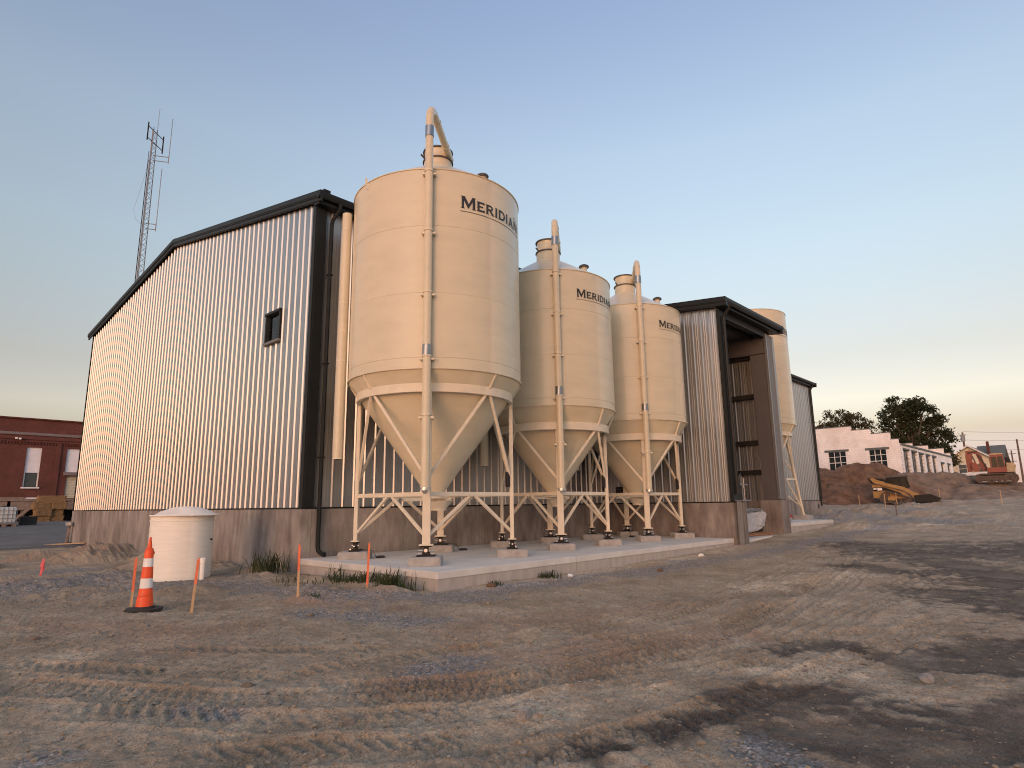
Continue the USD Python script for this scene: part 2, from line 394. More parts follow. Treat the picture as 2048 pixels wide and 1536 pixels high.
mat('asphalt', (0.085, 0.08, 0.076), rough=0.9, var=0.25, scale=0.9, bump=0.4, bscale=30, bdist=0.01, detail=8)
mat('footing_concrete', (0.33, 0.30, 0.275), rough=0.92, var=0.18, scale=2.5, stretch=(1.5, 1.5, .35), bump=0.5, bscale=25, bdist=0.008, detail=8)
mat('edge_concrete', (0.20, 0.185, 0.17), rough=0.88, var=0.14, scale=2.0, bump=0.3, bscale=40, bdist=0.004, detail=8)

# ------------------------------------------------------------------ ground
def smooth(a, b, x):
    t = np.clip((x - a) / (b - a), 0, 1)
    return t * t * (3 - 2 * t)


def ground_base(x, y):
    x, y = np.asarray(x, float), np.asarray(y, float)
    rx = np.interp(x, [9, 14, 19, 25, 42, 50, 60, 80], [0, .13, .29, .4, .98, 1.22, 1.7, 2.3])
    ry = np.interp(y, [20, 28, 34, 40, 50], [0, 0, .35, .74, .82])
    return -.37 + rx + ry * (1 - smooth(4, 10, x))


LUMPS = [(-0.9, 19.0, 1.5, 1.1, .42), (-2.0, 15.6, 1.3, 1.7, .36), (-3.2, 17.5, 1.1, .9, .26), (-0.6, 13.2, .9, 1.4, .30), (-1.4, 11.2, .9, .9, .26), (-5.6, 15.5, 1.3, 1.0, .36), (-7.2, 14.2, 1.2, .9, .3),
         (-1.75, 1.0, .75, .65, .13), (-1.3, 2.3, .6, .8, .12), (-.75, .6, .6, .8, .12), (-3.3, 8.6, .9, 1.5, .16), (-5.0, 8.2, 1.4, 1.2, .16), (-1.0, 5.2, .7, .9, .10), (-3.0, 4.2, .8, .7, .10), (-4.4, 6.0, 1.3, 1.0, .08),
         (24, -1.2, 1.8, 1.0, .2), (29, 1.2, 2.2, 1.6, .3), (33, 2.2, 2.5, 1.8, .35), (38, 1.5, 2.5, 1.6, .3), (36, -1.8, 1.6, 1.2, .22), (46, 0.4, 2.0, 1.4, .35), (-0.35, 3.9, .5, .8, .08), (-.25, 2.0, .35, 1.2, .09), (-.3, 7.2, .6, 1.1, .12), (-.4, 9.2, .6, .9, .15)]

gravel = [([(-6.14, 6.85), (-5.19, 6.78), (-3.95, 7.47), (-2.71, 7.42), (-2.37, 5.81)], 1.5), ([(-4.95, 11.97), (-3.54, 11.75)], 0.9), ([(-1.93, 5.22), (-1.77, 2.67), (-1.65, 0.95), (-1.1, -0.17), (-0.22, -0.81), (0.83, -1.08)], 0.6), ([(-2.63, -0.38), (-2.28, -1.54), (-1.93, -2.31)], 0.5), ([(-0.42, -1.04), (2.61, -0.86), (6.41, -1.07), (11.42, -1.62), (16.99, -2.13), (28.1, -2.29)], 0.7), ([(-3.77, -4.55), (-3.5, -4.71)], 0.35), ([(-5.96, -4.05), (-5.73, -4.39)], 0.2), ([(-3.71, -7.89), (-3.78, -8.19)], 0.3), ([(32.04, -0.01), (30.68, -3.99)], 1.6), ([(28, 1.5), (34, 1.2)], 1.4), ([(39, 1.0), (43, -1.5)], 1.3), ([(-7.11, -4.45), (-6.97, -4.41)], 0.25)]
dark = [([(15.07, -3.49), (13.58, -5.24), (13.55, -6.83), (17.16, -8.02)], 1.6), ([(6.1, -7.42), (5.92, -8.74)], 0.9), ([(-2.25, -7.56), (-2.14, -8.02), (-2.42, -8.46), (-2.61, -8.88), (-2.48, -9.31)], 0.55), ([(-3.65, -7.21), (-3.19, -7.48), (-2.79, -7.76)], 0.3), ([(-3.4, -8.25), (-2.95, -8.63), (-1.44, -9.24)], 0.5), ([(-0.03, -8.7), (1.45, -9.04)], 0.7), ([(-0.61, -6.95), (0.16, -7.48), (-0.27, -8.08)], 0.35), ([(-4.43, -7.07), (-3.88, -7.42)], 0.3), ([(9.9, -4.86), (8.68, -6.73)], 0.6), ([(-1.0, -9.6), (3.0, -10.5)], 0.9), ([(12.08, -6.13), (9.68, -7.52), (7.36, -8.5)], 1.3), ([(5.1, -8.15), (3.8, -8.81)], 1.0), ([(15.6, -6.19), (14.13, -8.07)], 2.2), ([(16.03, -2.42), (15.38, -4.31)], 1.2), ([(-2.11, -8.46), (-2.04, -9.24)], 0.5), ([(-3.39, -7.98), (-3.33, -8.71)], 0.45), ([(-3.03, -8.94), (-2.51, -9.27)], 0.4), ([(0.59, -8.4), (-0.19, -9.1)], 0.5), ([(-2.77, -7.28), (-2.32, -7.58), (-1.94, -7.8)], 0.4)]
clay = [([(-3.77, -4.85), (-2.51, -5.11), (-1.2, -5.61), (-0.04, -5.83)], 0.55), ([(-5.94, 1.73), (-5.15, 0.58), (-4.5, -0.76)], 0.7), ([(-2.07, -3.33), (-0.32, -3.79), (1.06, -4.26)], 0.6), ([(-5.78, -0.7), (-5.01, -2.04)], 0.3), ([(-2.52, 1.18), (-2.14, -0.19)], 0.5), ([(-1.52, -8.53), (-1.57, -8.89)], 0.3), ([(-0.9, 19.0), (-2.0, 15.6), (-3.2, 17.5)], 1.2), ([(-5.6, 15.5), (-7.2, 14.2)], 1.2), ([(-1.3, 1.6), (-.8, .5)], .5), ([(45, 10), (48, 4), (50, -3), (52, -10), (58, -20)], 3.5)]
light = [([(-1.61, -6.65), (-1.58, -7.31), (-0.6, -7.69), (0.24, -7.98)], 0.35), ([(-2.01, -7.47), (-1.24, -7.86)], 0.2), ([(-1.81, -8.4), (-1.54, -8.72), (-0.74, -8.98)], 0.3), ([(-3.95, -6.31), (-2.77, -7.05)], 0.4), ([(4.73, -4.39), (7.74, -5.44)], 0.7), ([(-6.74, -0.69), (-5.28, -0.88)], 0.5), ([(22.69, -1.46), (27.05, -4.52)], 1.5), ([(1, -.35), (13, -.4)], .4)]
tracks = [([(-5.34, -3.6), (-4.76, -3.67), (-4.08, -3.73), (-3.62, -3.82), (-3.04, -4.02), (-2.35, -4.26)], 0.32, 'bar'), ([(-7.02, -1.61), (-6.46, -2.61), (-6.04, -3.33), (-5.49, -4.14), (-4.67, -4.94), (-3.79, -5.57), (-1.96, -6.06), (0.99, -5.94), (7.36, -4.92)], 0.5, 'block'), ([(-5.03, -4.17), (-4.33, -4.78), (-3.57, -5.36), (-2.39, -5.71), (-0.27, -5.8), (4.58, -5.42), (12.43, -4.46)], 0.4, 'block'), ([(-3.38, -3.8), (-2.47, -4.29), (-1.01, -4.74), (0.69, -4.91), (5.43, -4.63)], 0.36, 'chev'), ([(-5.24, -6.52), (-4.64, -6.88), (-3.86, -7.2), (-2.63, -7.44), (-0.6, -7.69), (3.16, -8.02)], 0.45, 'block'), ([(-2.11, -6.67), (-1.55, -6.89), (-1.11, -7.34)], 0.34, 'bar'), ([(-1.58, -6.69), (-1.25, -6.98), (-1.39, -7.39)], 0.3, 'bar'), ([(-1.7, -4.92), (-1.22, -5.27), (-1.21, -5.82)], 0.3, 'bar'), ([(-1.95, -4.24), (-1.3, -4.54)], 0.3, 'bar'), ([(-5.38, -1.19), (-4.74, -2.09), (-4.14, -2.77), (-3.39, -3.52)], 0.36, 'chev'), ([(-6.74, -0.69), (-6.09, -1.94), (-5.37, -2.96), (-4.98, -3.69)], 0.36, 'chev'), ([(0.54, -5.99), (4.24, -5.54), (12.26, -4.1)], 0.25, 'line'), ([(0.62, -6.37), (4.91, -5.86), (11.19, -4.89)], 0.25, 'line'), ([(0.79, -4.69), (5.54, -4.05), (13.45, -3.04)], 0.25, 'line'), ([(-6.56, -5.0), (-5.76, -5.53), (-5.01, -6.26), (-3.88, -6.76)], 0.5, 'chev'), ([(0.14, -6.8), (0.93, -7.27), (1.43, -7.73)], 0.3, 'bar'), ([(-2.63, -7.44), (-2.28, -7.74), (-2.14, -8.02)], 0.3, 'bar'), ([(-6.74, -3.06), (-5.98, -4.32), (-5.18, -5.25), (-4.22, -5.99)], 0.45, 'chev'), ([(-3.42, -5.21), (-1.37, -5.71), (3.04, -5.94), (8.93, -5.23)], 0.8, 'line'), ([(-2.51, -4.33), (-0.13, -4.55), (4.89, -4.32), (9.34, -3.81)], 0.7, 'line'), ([(-3.26, -6.04), (-0.82, -6.69), (4.07, -6.82), (9.81, -6.83)], 0.8, 'line'), ([(-5.32, -4.71), (-4.31, -5.47), (-2.96, -5.81)], 0.5, 'line')]


def to_line(px, py, line):
    """(distance along, signed distance across) of points to a polyline; far points get a large across"""
    line = np.asarray(line, float)
    best = np.full(len(px), 1e9)
    s_at, c_at, s0 = np.zeros(len(px)), np.full(len(px), 1e9), 0.0
    for a, b in zip(line[:-1], line[1:]):
        d = b - a
        Ln = np.hypot(*d)
        d = d / Ln
        t = np.clip((px - a[0]) * d[0] + (py - a[1]) * d[1], 0, Ln)
        qx, qy = px - a[0] - t * d[0], py - a[1] - t * d[1]
        dist = np.hypot(qx, qy)
        m = dist < best
        best[m] = dist[m]
        s_at[m] = s0 + t[m]
        c_at[m] = (np.sign(d[0] * qy - d[1] * qx) * dist)[m]
        s0 += Ln
    return s_at, c_at, s0


def curve(line, n=6):
    """a smooth polyline through the points (Catmull-Rom)"""
    p = np.asarray(line, float)
    if len(p) < 3:
        return p
    q = np.vstack([2 * p[0] - p[1], p, 2 * p[-1] - p[-2]])
    out = []
    for i in range(1, len(q) - 2):
        for t in np.arange(n) / n:
            out.append(0.5 * ((2 * q[i]) + (q[i + 1] - q[i - 1]) * t + (2 * q[i - 1] - 5 * q[i] + 4 * q[i + 1] - q[i + 2]) * t * t + (3 * q[i] - q[i - 1] - 3 * q[i + 1] + q[i + 2]) * t ** 3))
    return np.array(out + [p[-1]])


def axis_lines(lo, hi, a, b, step, g=1.024):
    core = list(np.arange(a, b, step))
    up, s, x = [], step, core[-1]
    while x < hi:
        s = min(s * (g if x < 65 else 1.12), 25)
        x += s
        up.append(x)
    dn, s, x = [], step, core[0]
    while x > lo:
        s = min(s * (g if x > -20 else 1.12), 25)
        x -= s
        dn.append(x)
    return np.array(dn[::-1] + core + up)


def ground_detail(X, Y, masks):
    """height added to the base shape, and the soil colours"""
    P = np.stack([X, Y, np.zeros_like(X)], -1)
    n1, n2, n3, n4 = meshkit.fbm(P * 0.35, 3, 5), meshkit.fbm(P * 1.7, 4, 11), meshkit.fbm(P * 7.0, 3, 23), meshkit.fbm(P * 19.0, 2, 31)
    z = (n1 - .5) * .10 + (n2 - .5) * .045 + (n3 - .5) * .034 + (np.abs(n4 - .5) - .12) * -.045
    z = z + ((n2 - .5) * .22 + (n1 - .5) * .25) * smooth(16, 30, X) * smooth(75, 60, X)
    for (cx, cy, rx, ry, hh) in LUMPS:
        d = np.hypot((X - cx) / rx, (Y - cy) / ry)
        q = np.clip(1 - d ** 1.5 * (0.7 + 0.6 * n2), 0, None) ** .8
        z = z + hh * q * (0.75 + 1.3 * (n2 - .3)) + (n3 - .5) * .16 * np.minimum(q * 2, 1) * min(hh * 3, 1)
    w = (n2 - .5) * 2.2 + (n3 - .5) * 1.6
    col = []
    for regions, k in ((gravel, 0), (dark, 1), (clay, 2), (light, 3)):
        m = np.zeros_like(X)
        for line, wd in regions:
            sel = (X > min(p[0] for p in line) - 3 * wd) & (X < max(p[0] for p in line) + 3 * wd) & (Y > min(p[1] for p in line) - 3 * wd) & (Y < max(p[1] for p in line) + 3 * wd)
            if not sel.any():
                continue
            _, c, _ = to_line(X[sel], Y[sel], line)
            m[sel] = np.maximum(m[sel], 1 - smooth(.35, 1.25, np.abs(c) / wd + w[sel]))
        col.append(m)
    col[0] *= .55 + .6 * np.clip(n3 * 1.6 - .3, 0, 1)
    col[0] = np.clip(col[0], 0, .95)
    col[1] *= .55 + .6 * np.clip(n2 * 1.8 - .4, 0, 1)
    col[1] = np.clip(col[1], 0, .92)
    col[2] *= .45
    near = (X > -8) & (X < 14) & (Y < 3) & (Y > -10)
    xi, yi = X[near], Y[near]
    add = np.zeros(len(xi))
    fade_n = meshkit.fbm(np.stack([xi * 1.1, yi * 1.1, 0 * xi + 7], -1), 3, 41)
    for line, wd, kind in tracks:
        line = curve(line)
        s, c, total = to_line(xi, yi, line)
        m = np.abs(c) < wd * .8
        if not m.any():
            continue
        s, c, e = s[m], c[m], np.minimum(s[m], total - s[m])
        inside = (1 - smooth(wd * .42, wd * .55, np.abs(c))) * smooth(0, .5, e) * smooth(.30, .46, fade_n[m])
        rim = np.exp(-((np.abs(c) - wd * .58) / .05) ** 2) * smooth(0, .5, e)
        if kind == 'bar':
            ph = (s + .25 * c) / .17
            lug = smooth(.28, .42, np.abs((ph % 1) - .5) * 2)
            dz = -inside * (.014 + .036 * lug) + rim * .008
        elif kind == 'chev':
            ph = (s + .8 * np.abs(c)) / .16
            ph = ph + (c > 0) * .5
            lug = smooth(.35, .6, np.abs((ph % 1) - .5) * 2)
            dz = -inside * (.008 + .032 * lug) + rim * .014
        elif kind == 'block':
            row = np.floor(c / (wd / 4))
            ph = s / .13 + (row % 2) * .5
            lug = smooth(.25, .5, np.abs((ph % 1) - .5) * 2) * smooth(.1, .3, np.abs(((c / (wd / 4)) % 1) - .5) * -2 + 1)
            dz = -inside * (.008 + .032 * lug) + rim * .014
        else:
            dz = -inside * (.012 + .016 * np.cos(c / wd * 2 * np.pi * (3 if wd < .4 else 4))) * 1.2 + rim * .02
        add[m] += dz
    z[near] += add
    return z, col


def make_ground():
    xs = axis_lines(-160, 420, -7.4, 8.0, .027)
    ys = axis_lines(-260, 420, -9.6, 1.6, .027)
    X, Y = np.meshgrid(xs, ys, indexing='ij')
    sh = X.shape
    X, Y = X.ravel(), Y.ravel()
    z = ground_base(X, Y)
    dz, col = ground_detail(X, Y, None)
    flat = smooth(150, 60, np.hypot(X, Y)) * .9 + .1
    z = z + dz * flat
    under = smooth(.02, .16, Y) * smooth(.02, .2, X - .157) * smooth(26.0, 25.4, X)
    z = z - .5 * under
    under2 = smooth(5.55, 5.75, Y) * smooth(.2, .4, X) * smooth(42.0, 41.5, X) * smooth(28.6, 28.2, Y)
    z = z - .9 * under2
    n0, n1 = sh
    i, j = np.meshgrid(np.arange(n0 - 1), np.arange(n1 - 1), indexing='ij')
    a = (i * n1 + j).ravel()
    f = np.stack([a, a + n1, a + n1 + 1, a + 1], 1)
    m = usdkit.mesh(stage, '/World/ground', (np.stack([X, Y, z], 1), f), L['ground'], smooth=True)
    pv = UsdGeom.PrimvarsAPI(m)
    pv.CreatePrimvar('soil', Sdf.ValueTypeNames.Color3fArray, 'vertex').Set(Vt.Vec3fArray.FromNumpy(np.stack(col[:3], 1).astype(np.float32)))
    tone = 1 + .35 * col[3]
    pv.CreatePrimvar('tone', Sdf.ValueTypeNames.Color3fArray, 'vertex').Set(Vt.Vec3fArray.FromNumpy(np.stack([tone] * 3, 1).astype(np.float32)))
    tag(m, 'rutted brown dirt yard with tyre tracks and patches of grey gravel', 'ground', kind='structure')


make_ground()


def make_paving():
    xs, ys = np.concatenate([np.arange(-40, .0, .9), [.13], np.arange(1.0, 30, 1.2)]), np.concatenate([np.arange(23.0, 28.8, .35), np.arange(29.0, 53, 1.0)])
    X, Y = np.meshgrid(xs, ys, indexing='ij')
    n = meshkit.fbm(np.stack([X * .5, Y * .5, 0 * X], -1), 3, 17)
    Z = ground_base(X, Y) + .06 - .7 * np.clip(1 - (Y - 23.4 - 2.6 * n) / .7, 0, 1)
    i, j = np.meshgrid(np.arange(len(xs) - 1), np.arange(len(ys) - 1), indexing='ij')
    a = (i * len(ys) + j).ravel()
    f = np.stack([a, a + len(ys), a + len(ys) + 1, a + 1], 1)
    f = f[~((X.ravel()[f].max(1) > .2) & (Y.ravel()[f].min(1) < 28.9))]
    used, inv = np.unique(f, return_inverse=True)
    p = MB().add(np.stack([X.ravel(), Y.ravel(), Z.ravel()], 1)[used], inv.reshape(-1, 4)).build('pavement', 'asphalt', smooth=True)
    tag(p, 'dark paved yard between the brick building and the dirt', 'pavement', kind='structure')


make_paving()


def gz(x, y):
    """ground height with lumps at single points"""
    x, y = np.atleast_1d(np.asarray(x, float)), np.atleast_1d(np.asarray(y, float))
    return ground_base(x, y) + ground_detail(x, y, None)[0]


def g1(x, y):
    return float(gz(x, y)[0])


# ------------------------------------------------------------------ concrete slabs
XE, YC, XR, YW = 0.157, 5.496, 42.1, 28.76     # hall: end wall x, long wall y, right end, far side
ZF = 1.284                                     # top of the concrete base wall


def slab(name, a, b, label, joints):
    t = thing(name, label, 'slab')
    xs = [a[0], *joints, b[0]]
    for k in range(len(xs) - 1):
        m = MB().cbox((xs[k] + (.004 if k else 0), a[1], b[2] - .15), (xs[k + 1], b[1], b[2] if k % 2 == 0 else b[2] - .002), .012)
        m.build('slab_section', 'slab_concrete', t)
        n = MB().cbox((xs[k] + .012, a[1] + .012, a[2]), (xs[k + 1] - .003, b[1], b[2] - .153), .004)
        n.build('footing', 'footing_concrete', t)
    return t


slab('concrete_slab', (.162, 0.0, -.75), (13.97, 5.49, 0.0), 'long pale concrete slab under the three front silos', (4.7, 9.4))
slab('concrete_slab', (19.42, -.1, -.5), (25.1, 5.49, .36), 'raised concrete slab under the far silo beyond the loading bay', ())


# ------------------------------------------------------------------ corrugated sheets
PITCH = .345


def rib_profile(u0, u1, fine=True):
    """(u, offset) pairs of the sheet between u0 and u1, offset outwards"""
    one = [(0, 0), (.030, .034), (.062, .034), (.092, 0), (.165, 0), (.175, .0025), (.197, .0025), (.207, 0), (.245, 0), (.255, .0025), (.277, .0025), (.287, 0)]
    if not fine:
        one = one[:4]
    pts = []
    k = math.floor(u0 / PITCH) - 1
    while k * PITCH < u1 + PITCH:
        pts += [(k * PITCH + u, o) for u, o in one]
        k += 1
    us = np.array([p[0] for p in pts])
    os_ = np.array([p[1] for p in pts])
    keep = us[(us > u0 + 1e-6) & (us < u1 - 1e-6)]
    u = np.concatenate([[u0], keep, [u1]])
    return u, np.interp(u, us, os_)


def sheet(parent, place, u0, u1, zb, zt, hole=None, name='wall_panel', matname='galvalume', fine=True):
    """one sheet: place(u, offset, z) -> point; zt(u) top heights; hole (ua, ub, za, zb)"""
    u, o = rib_profile(u0, u1, fine)
    if hole:
        ex = [q for q in hole[:2] if u0 < q < u1]
        if ex:
            uu = np.unique(np.concatenate([u, ex]))
            o = np.interp(uu, u, o)
            u = uu
    m = MB()
    for k in range(len(u) - 1):
        spans = [(zb, None)]
        if hole and u[k] >= hole[0] - 1e-6 and u[k + 1] <= hole[1] + 1e-6:
            spans = [(zb, hole[2]), (hole[3], None)]
        for s0, s1 in spans:
            q = [place(u[k], o[k], s0), place(u[k + 1], o[k + 1], s0), place(u[k + 1], o[k + 1], zt(u[k + 1]) if s1 is None else s1), place(u[k], o[k], zt(u[k]) if s1 is None else s1)]
            m.add(q, [[0, 1, 2, 3]])
    return m.build(name, matname, parent)


# ------------------------------------------------------------------ main hall
RIDGE_Y, RIDGE_Z, EAVE_Z, FAR_Y, FAR_Z = 17.08, 12.39, 10.17, 29.35, 10.72
NEAR_Y = 5.25


def roof_z(y):
    return float(np.interp(y, [NEAR_Y, RIDGE_Y, FAR_Y], [EAVE_Z, RIDGE_Z, FAR_Z]))


hall = thing('metal_hall', 'long corrugated silver metal hall with black roof trim and concrete base wall', 'building')
WIN = (7.36, 8.20, 6.24, 7.10)


def make_hall():
    # concrete base: end wall, long wall, and the unseen far sides
    cuts = [YC, YC + 2.9, YC + 7.8, YC + 12.7, YC + 17.6, YW]
    for k in range(5):
        MB().cbox((XE + .004 * (k % 2), cuts[k] + (.002 if k else 0), -.8), (XE + .3, cuts[k + 1], ZF), .006).build('base_wall', 'wall_concrete', hall)
    cuts = [XE + .303] + [XE + 4.4 + 4.9 * k for k in range(8)] + [XR]
    for k in range(len(cuts) - 1):
        MB().cbox((cuts[k] + (.002 if k else 0), YC + .004 * (k % 2), -.8), (cuts[k + 1], YC + .3, ZF), .006).build('base_wall', 'wall_concrete', hall)
    MB().cbox((XE + .303, YW - .3, -.8), (XR, YW, ZF), .012).build('base_wall', 'wall_concrete', hall)
    MB().cbox((XR - .3, YC + .303, -.8), (XR + .003, YW - .303, ZF), .012).build('base_wall', 'wall_concrete', hall)
    # dark flashing strip on top of the base
    MB().cbox((XE - .012, YC - .012, ZF - .03), (XE + .2, YW, ZF + .012), .004).build('base_flashing', 'black_trim', hall)
    MB().cbox((XE + .203, YC - .012, ZF - .03), (XR + .012, YC + .2, ZF + .012), .004).build('base_flashing', 'black_trim', hall)
    x_sheet, y_sheet = XE + .075, YC + .075
    u = YC + .08
    while u < YW - .05:
        e = min(u + 3 * PITCH, YW - .05)
        hole = WIN if (u < WIN[1] and e > WIN[0]) else None
        sheet(hall, lambda a, o, z: (x_sheet - o, a, z), u, e, ZF + .012, lambda a: roof_z(a) - .2, hole, fine=u < 12)
        u = e
    u = XE + .08
    while u < XR - .05:
        e = min(u + 3 * PITCH, XR - .05)
        sheet(hall, lambda a, o, z: (a, y_sheet - o, z), u, e, ZF + .012, lambda a: EAVE_Z - .32, fine=u < 6)
        u = e
    # plain far sides
    MB().box((XE + .2, YW - .1, ZF), (XR, YW - .06, FAR_Z - .2)).build('rear_wall', 'galvalume', hall)
    m = MB().prism([(YC + .1, ZF), (YW - .12, ZF), (YW - .12, roof_z(YW) - .25), (RIDGE_Y, RIDGE_Z - .25), (YC + .1, roof_z(YC) - .3)], 0, .03, ((XR - .08, 0, 0), (0, 1, 0), (1, 0, 0), (0, 0, 1)))
    m.build('far_end_wall', 'galvalume', hall)
    # roof
    x0, x1 = XE - .10, XR + .2
    for (ya, za, yb, zb) in ((NEAR_Y, EAVE_Z, RIDGE_Y, RIDGE_Z), (RIDGE_Y, RIDGE_Z, FAR_Y, FAR_Z)):
        m = MB().prism([(ya, za - .09), (yb, zb - .09), (yb, zb - .012), (ya, za - .012)], x0 + .02, x1 - .02, ((0, 0, 0), (0, 1, 0), (1, 0, 0), (0, 0, 1)))
        m.build('roof_slope', 'galvalume', hall)
    m = MB().prism([(RIDGE_Y - .35, roof_z(RIDGE_Y - .35) + .01), (RIDGE_Y, RIDGE_Z + .07), (RIDGE_Y + .35, roof_z(RIDGE_Y + .35) + .01), (RIDGE_Y, RIDGE_Z - .02)], x0 + .05, x1, ((0, 0, 0), (0, 1, 0), (1, 0, 0), (0, 0, 1)))
    m.build('ridge_cap', 'galvalume', hall)
    # rake trim: a stepped black profile along both slopes of the gable, at both ends
    prof = [(0, .0), (-.09, .0), (-.105, -.015), (-.105, -.16), (-.085, -.175), (-.085, -.2), (-.06, -.215), (-.06, -.31), (-.04, -.33), (0, -.33)]
    for xe, sg in ((x0 + .08, 1), (x1 - .08, -1)):
        for (ya, za, yb, zb) in ((NEAR_Y - .14, EAVE_Z - .02, RIDGE_Y, RIDGE_Z), (FAR_Y, FAR_Z, RIDGE_Y, RIDGE_Z)):
            v, n = [], len(prof)
            for (yy, zz) in ((ya, za), (yb, zb)):
                v += [(xe + sg * p, yy, zz + q) for p, q in prof]
            f = [[k, (k + 1) % n, n + (k + 1) % n, n + k] for k in range(n)]
            m = MB().add(v, f)
            m.add([v[k] for k in range(n)], [[0, k, k + 1] for k in range(1, n - 1)])
            m.build('rake_trim', 'black_trim', hall)
    # gutter along the near eave
    gp = [(0, 0), (-.13, 0), (-.15, -.02), (-.15, -.10), (-.125, -.16), (-.10, -.20), (0, -.20)]
    m = MB().prism([(NEAR_Y + .02 + p, EAVE_Z - .03 + q) for p, q in gp], x0 - .03, x1, ((0, 0, 0), (0, 1, 0), (1, 0, 0), (0, 0, 1)))
    m.build('gutter', 'black_trim', hall)
    MB().cbox((x0 + .05, NEAR_Y + .02, EAVE_Z - .36), (x1 - .1, YC + .06, EAVE_Z - .24), .01).build('eave_trim', 'black_trim', hall)
    MB().cbox((x0 + .12, NEAR_Y - .10, EAVE_Z - .02), (x0 + .34, NEAR_Y + .06, EAVE_Z + .07), .01).build('gutter_end_cap', 'black_trim', hall)
    # corner trims
    MB().cbox((XE - .012, YC - .014, ZF + .012), (XE + .035, YC + .15, EAVE_Z - .3), .004).build('corner_trim', 'black_trim', hall)
    MB().cbox((XE + .036, YC - .014, ZF + .012), (XE + .34, YC + .03, EAVE_Z - .3), .004).build('corner_trim', 'black_trim', hall)
    MB().cbox((XE + .0, YW - .06, ZF + .012), (XE + .1, YW + .02, roof_z(YW) - .2), .004).build('corner_trim', 'black_trim', hall)
    MB().cbox((XR - .35, YC - .012, ZF + .012), (XR + .02, YC + .06, EAVE_Z - .3), .004).build('corner_trim', 'black_trim', hall)
    # downspout with elbows at the near corner
    x, y = XE + .47, YC - .075
    m = MB()
    pts = [(x + .12, NEAR_Y - .06, EAVE_Z - .2), (x + .12, NEAR_Y - .06, EAVE_Z - .36), (x + .02, y - .02, EAVE_Z - .66), (x, y, EAVE_Z - .8), (x, y, .30), (x + .01, y - .03, .17), (x + .05, y - .15, .09), (x + .07, y - .25, .075)]
    m.tube(pts, [.055, .055, .06, .062, .062, .062, .062, .062], n=8)
    d = m.build('downspout', 'black_trim', hall, smooth=40)
    for z in (2.6, 5.2, 7.8):
        MB().cbox((x - .075, y - .07, z), (x + .075, y + .075, z + .04), .006).build('strap', 'black_trim', d)
    x2, y2 = XR - .5, YC - .07
    MB().tube([(x2, NEAR_Y - .03, EAVE_Z - .2), (x2, NEAR_Y - .03, EAVE_Z - .35), (x2, y2, EAVE_Z - .7), (x2, y2, .9)], .06, n=8).build('downspout', 'black_trim', hall, smooth=40)
    # small square window in the end wall
    ya, yb, za, zb = WIN
    xo = XE + .0
    w = MB()
    w.cbox((xo - .02, ya - .05, za - .06), (xo + .10, ya + .015, zb + .05), .006)
    w.cbox((xo - .02, yb - .015, za - .06), (xo + .10, yb + .05, zb + .05), .006)
    w.cbox((xo - .045, ya - .07, zb - .01), (xo + .10, yb + .07, zb + .07), .006)
    w = w.build('window', 'black_trim', hall)
    MB().cbox((xo - .05, ya - .06, za - .09), (xo + .12, yb + .06, za - .005), .006).build('sill', 'liner_steel', w)
    m = MB()
    for a, b in (((xo + .10, ya - .02, za - .02), (xo + .5, ya, zb + .02)), ((xo + .10, yb, za - .02), (xo + .5, yb + .02, zb + .02)), ((xo + .10, ya, za - .02), (xo + .5, yb, za)), ((xo + .10, ya, zb), (xo + .5, yb, zb + .02)), ((xo + .5, ya, za), (xo + .52, yb, zb))):
        m.box(a, b)
    m.build('opening_lining', 'black_steel', w)
    MB().box((xo + .085, ya, za), (xo + .093, yb, zb)).build('pane', 'window_glass', w)
    MB().cbox((xo + .42, ya + .12, zb - .22), (xo + .49, ya + .34, zb - .14), .01).build('wall_lamp', 'pvc_white', w)
    # board leaning at the far corner, drain outlet near the far end
    MB().cbox((XR - 1.1, YC - .03, .72), (XR - .9, YC + .01, 1.0), .01).build('base_outlet', 'black_steel', hall)


make_hall()

# ------------------------------------------------------------------ loading bay that projects from the hall
BX0, BX1, BY = 13.98, 19.40, -.07
bay = thing('loading_bay', 'tall open fronted corrugated loading bay with black roof edge between silos', 'loading bay')


def bay_z(y):
    return 8.90 + .105 * (y + .42)


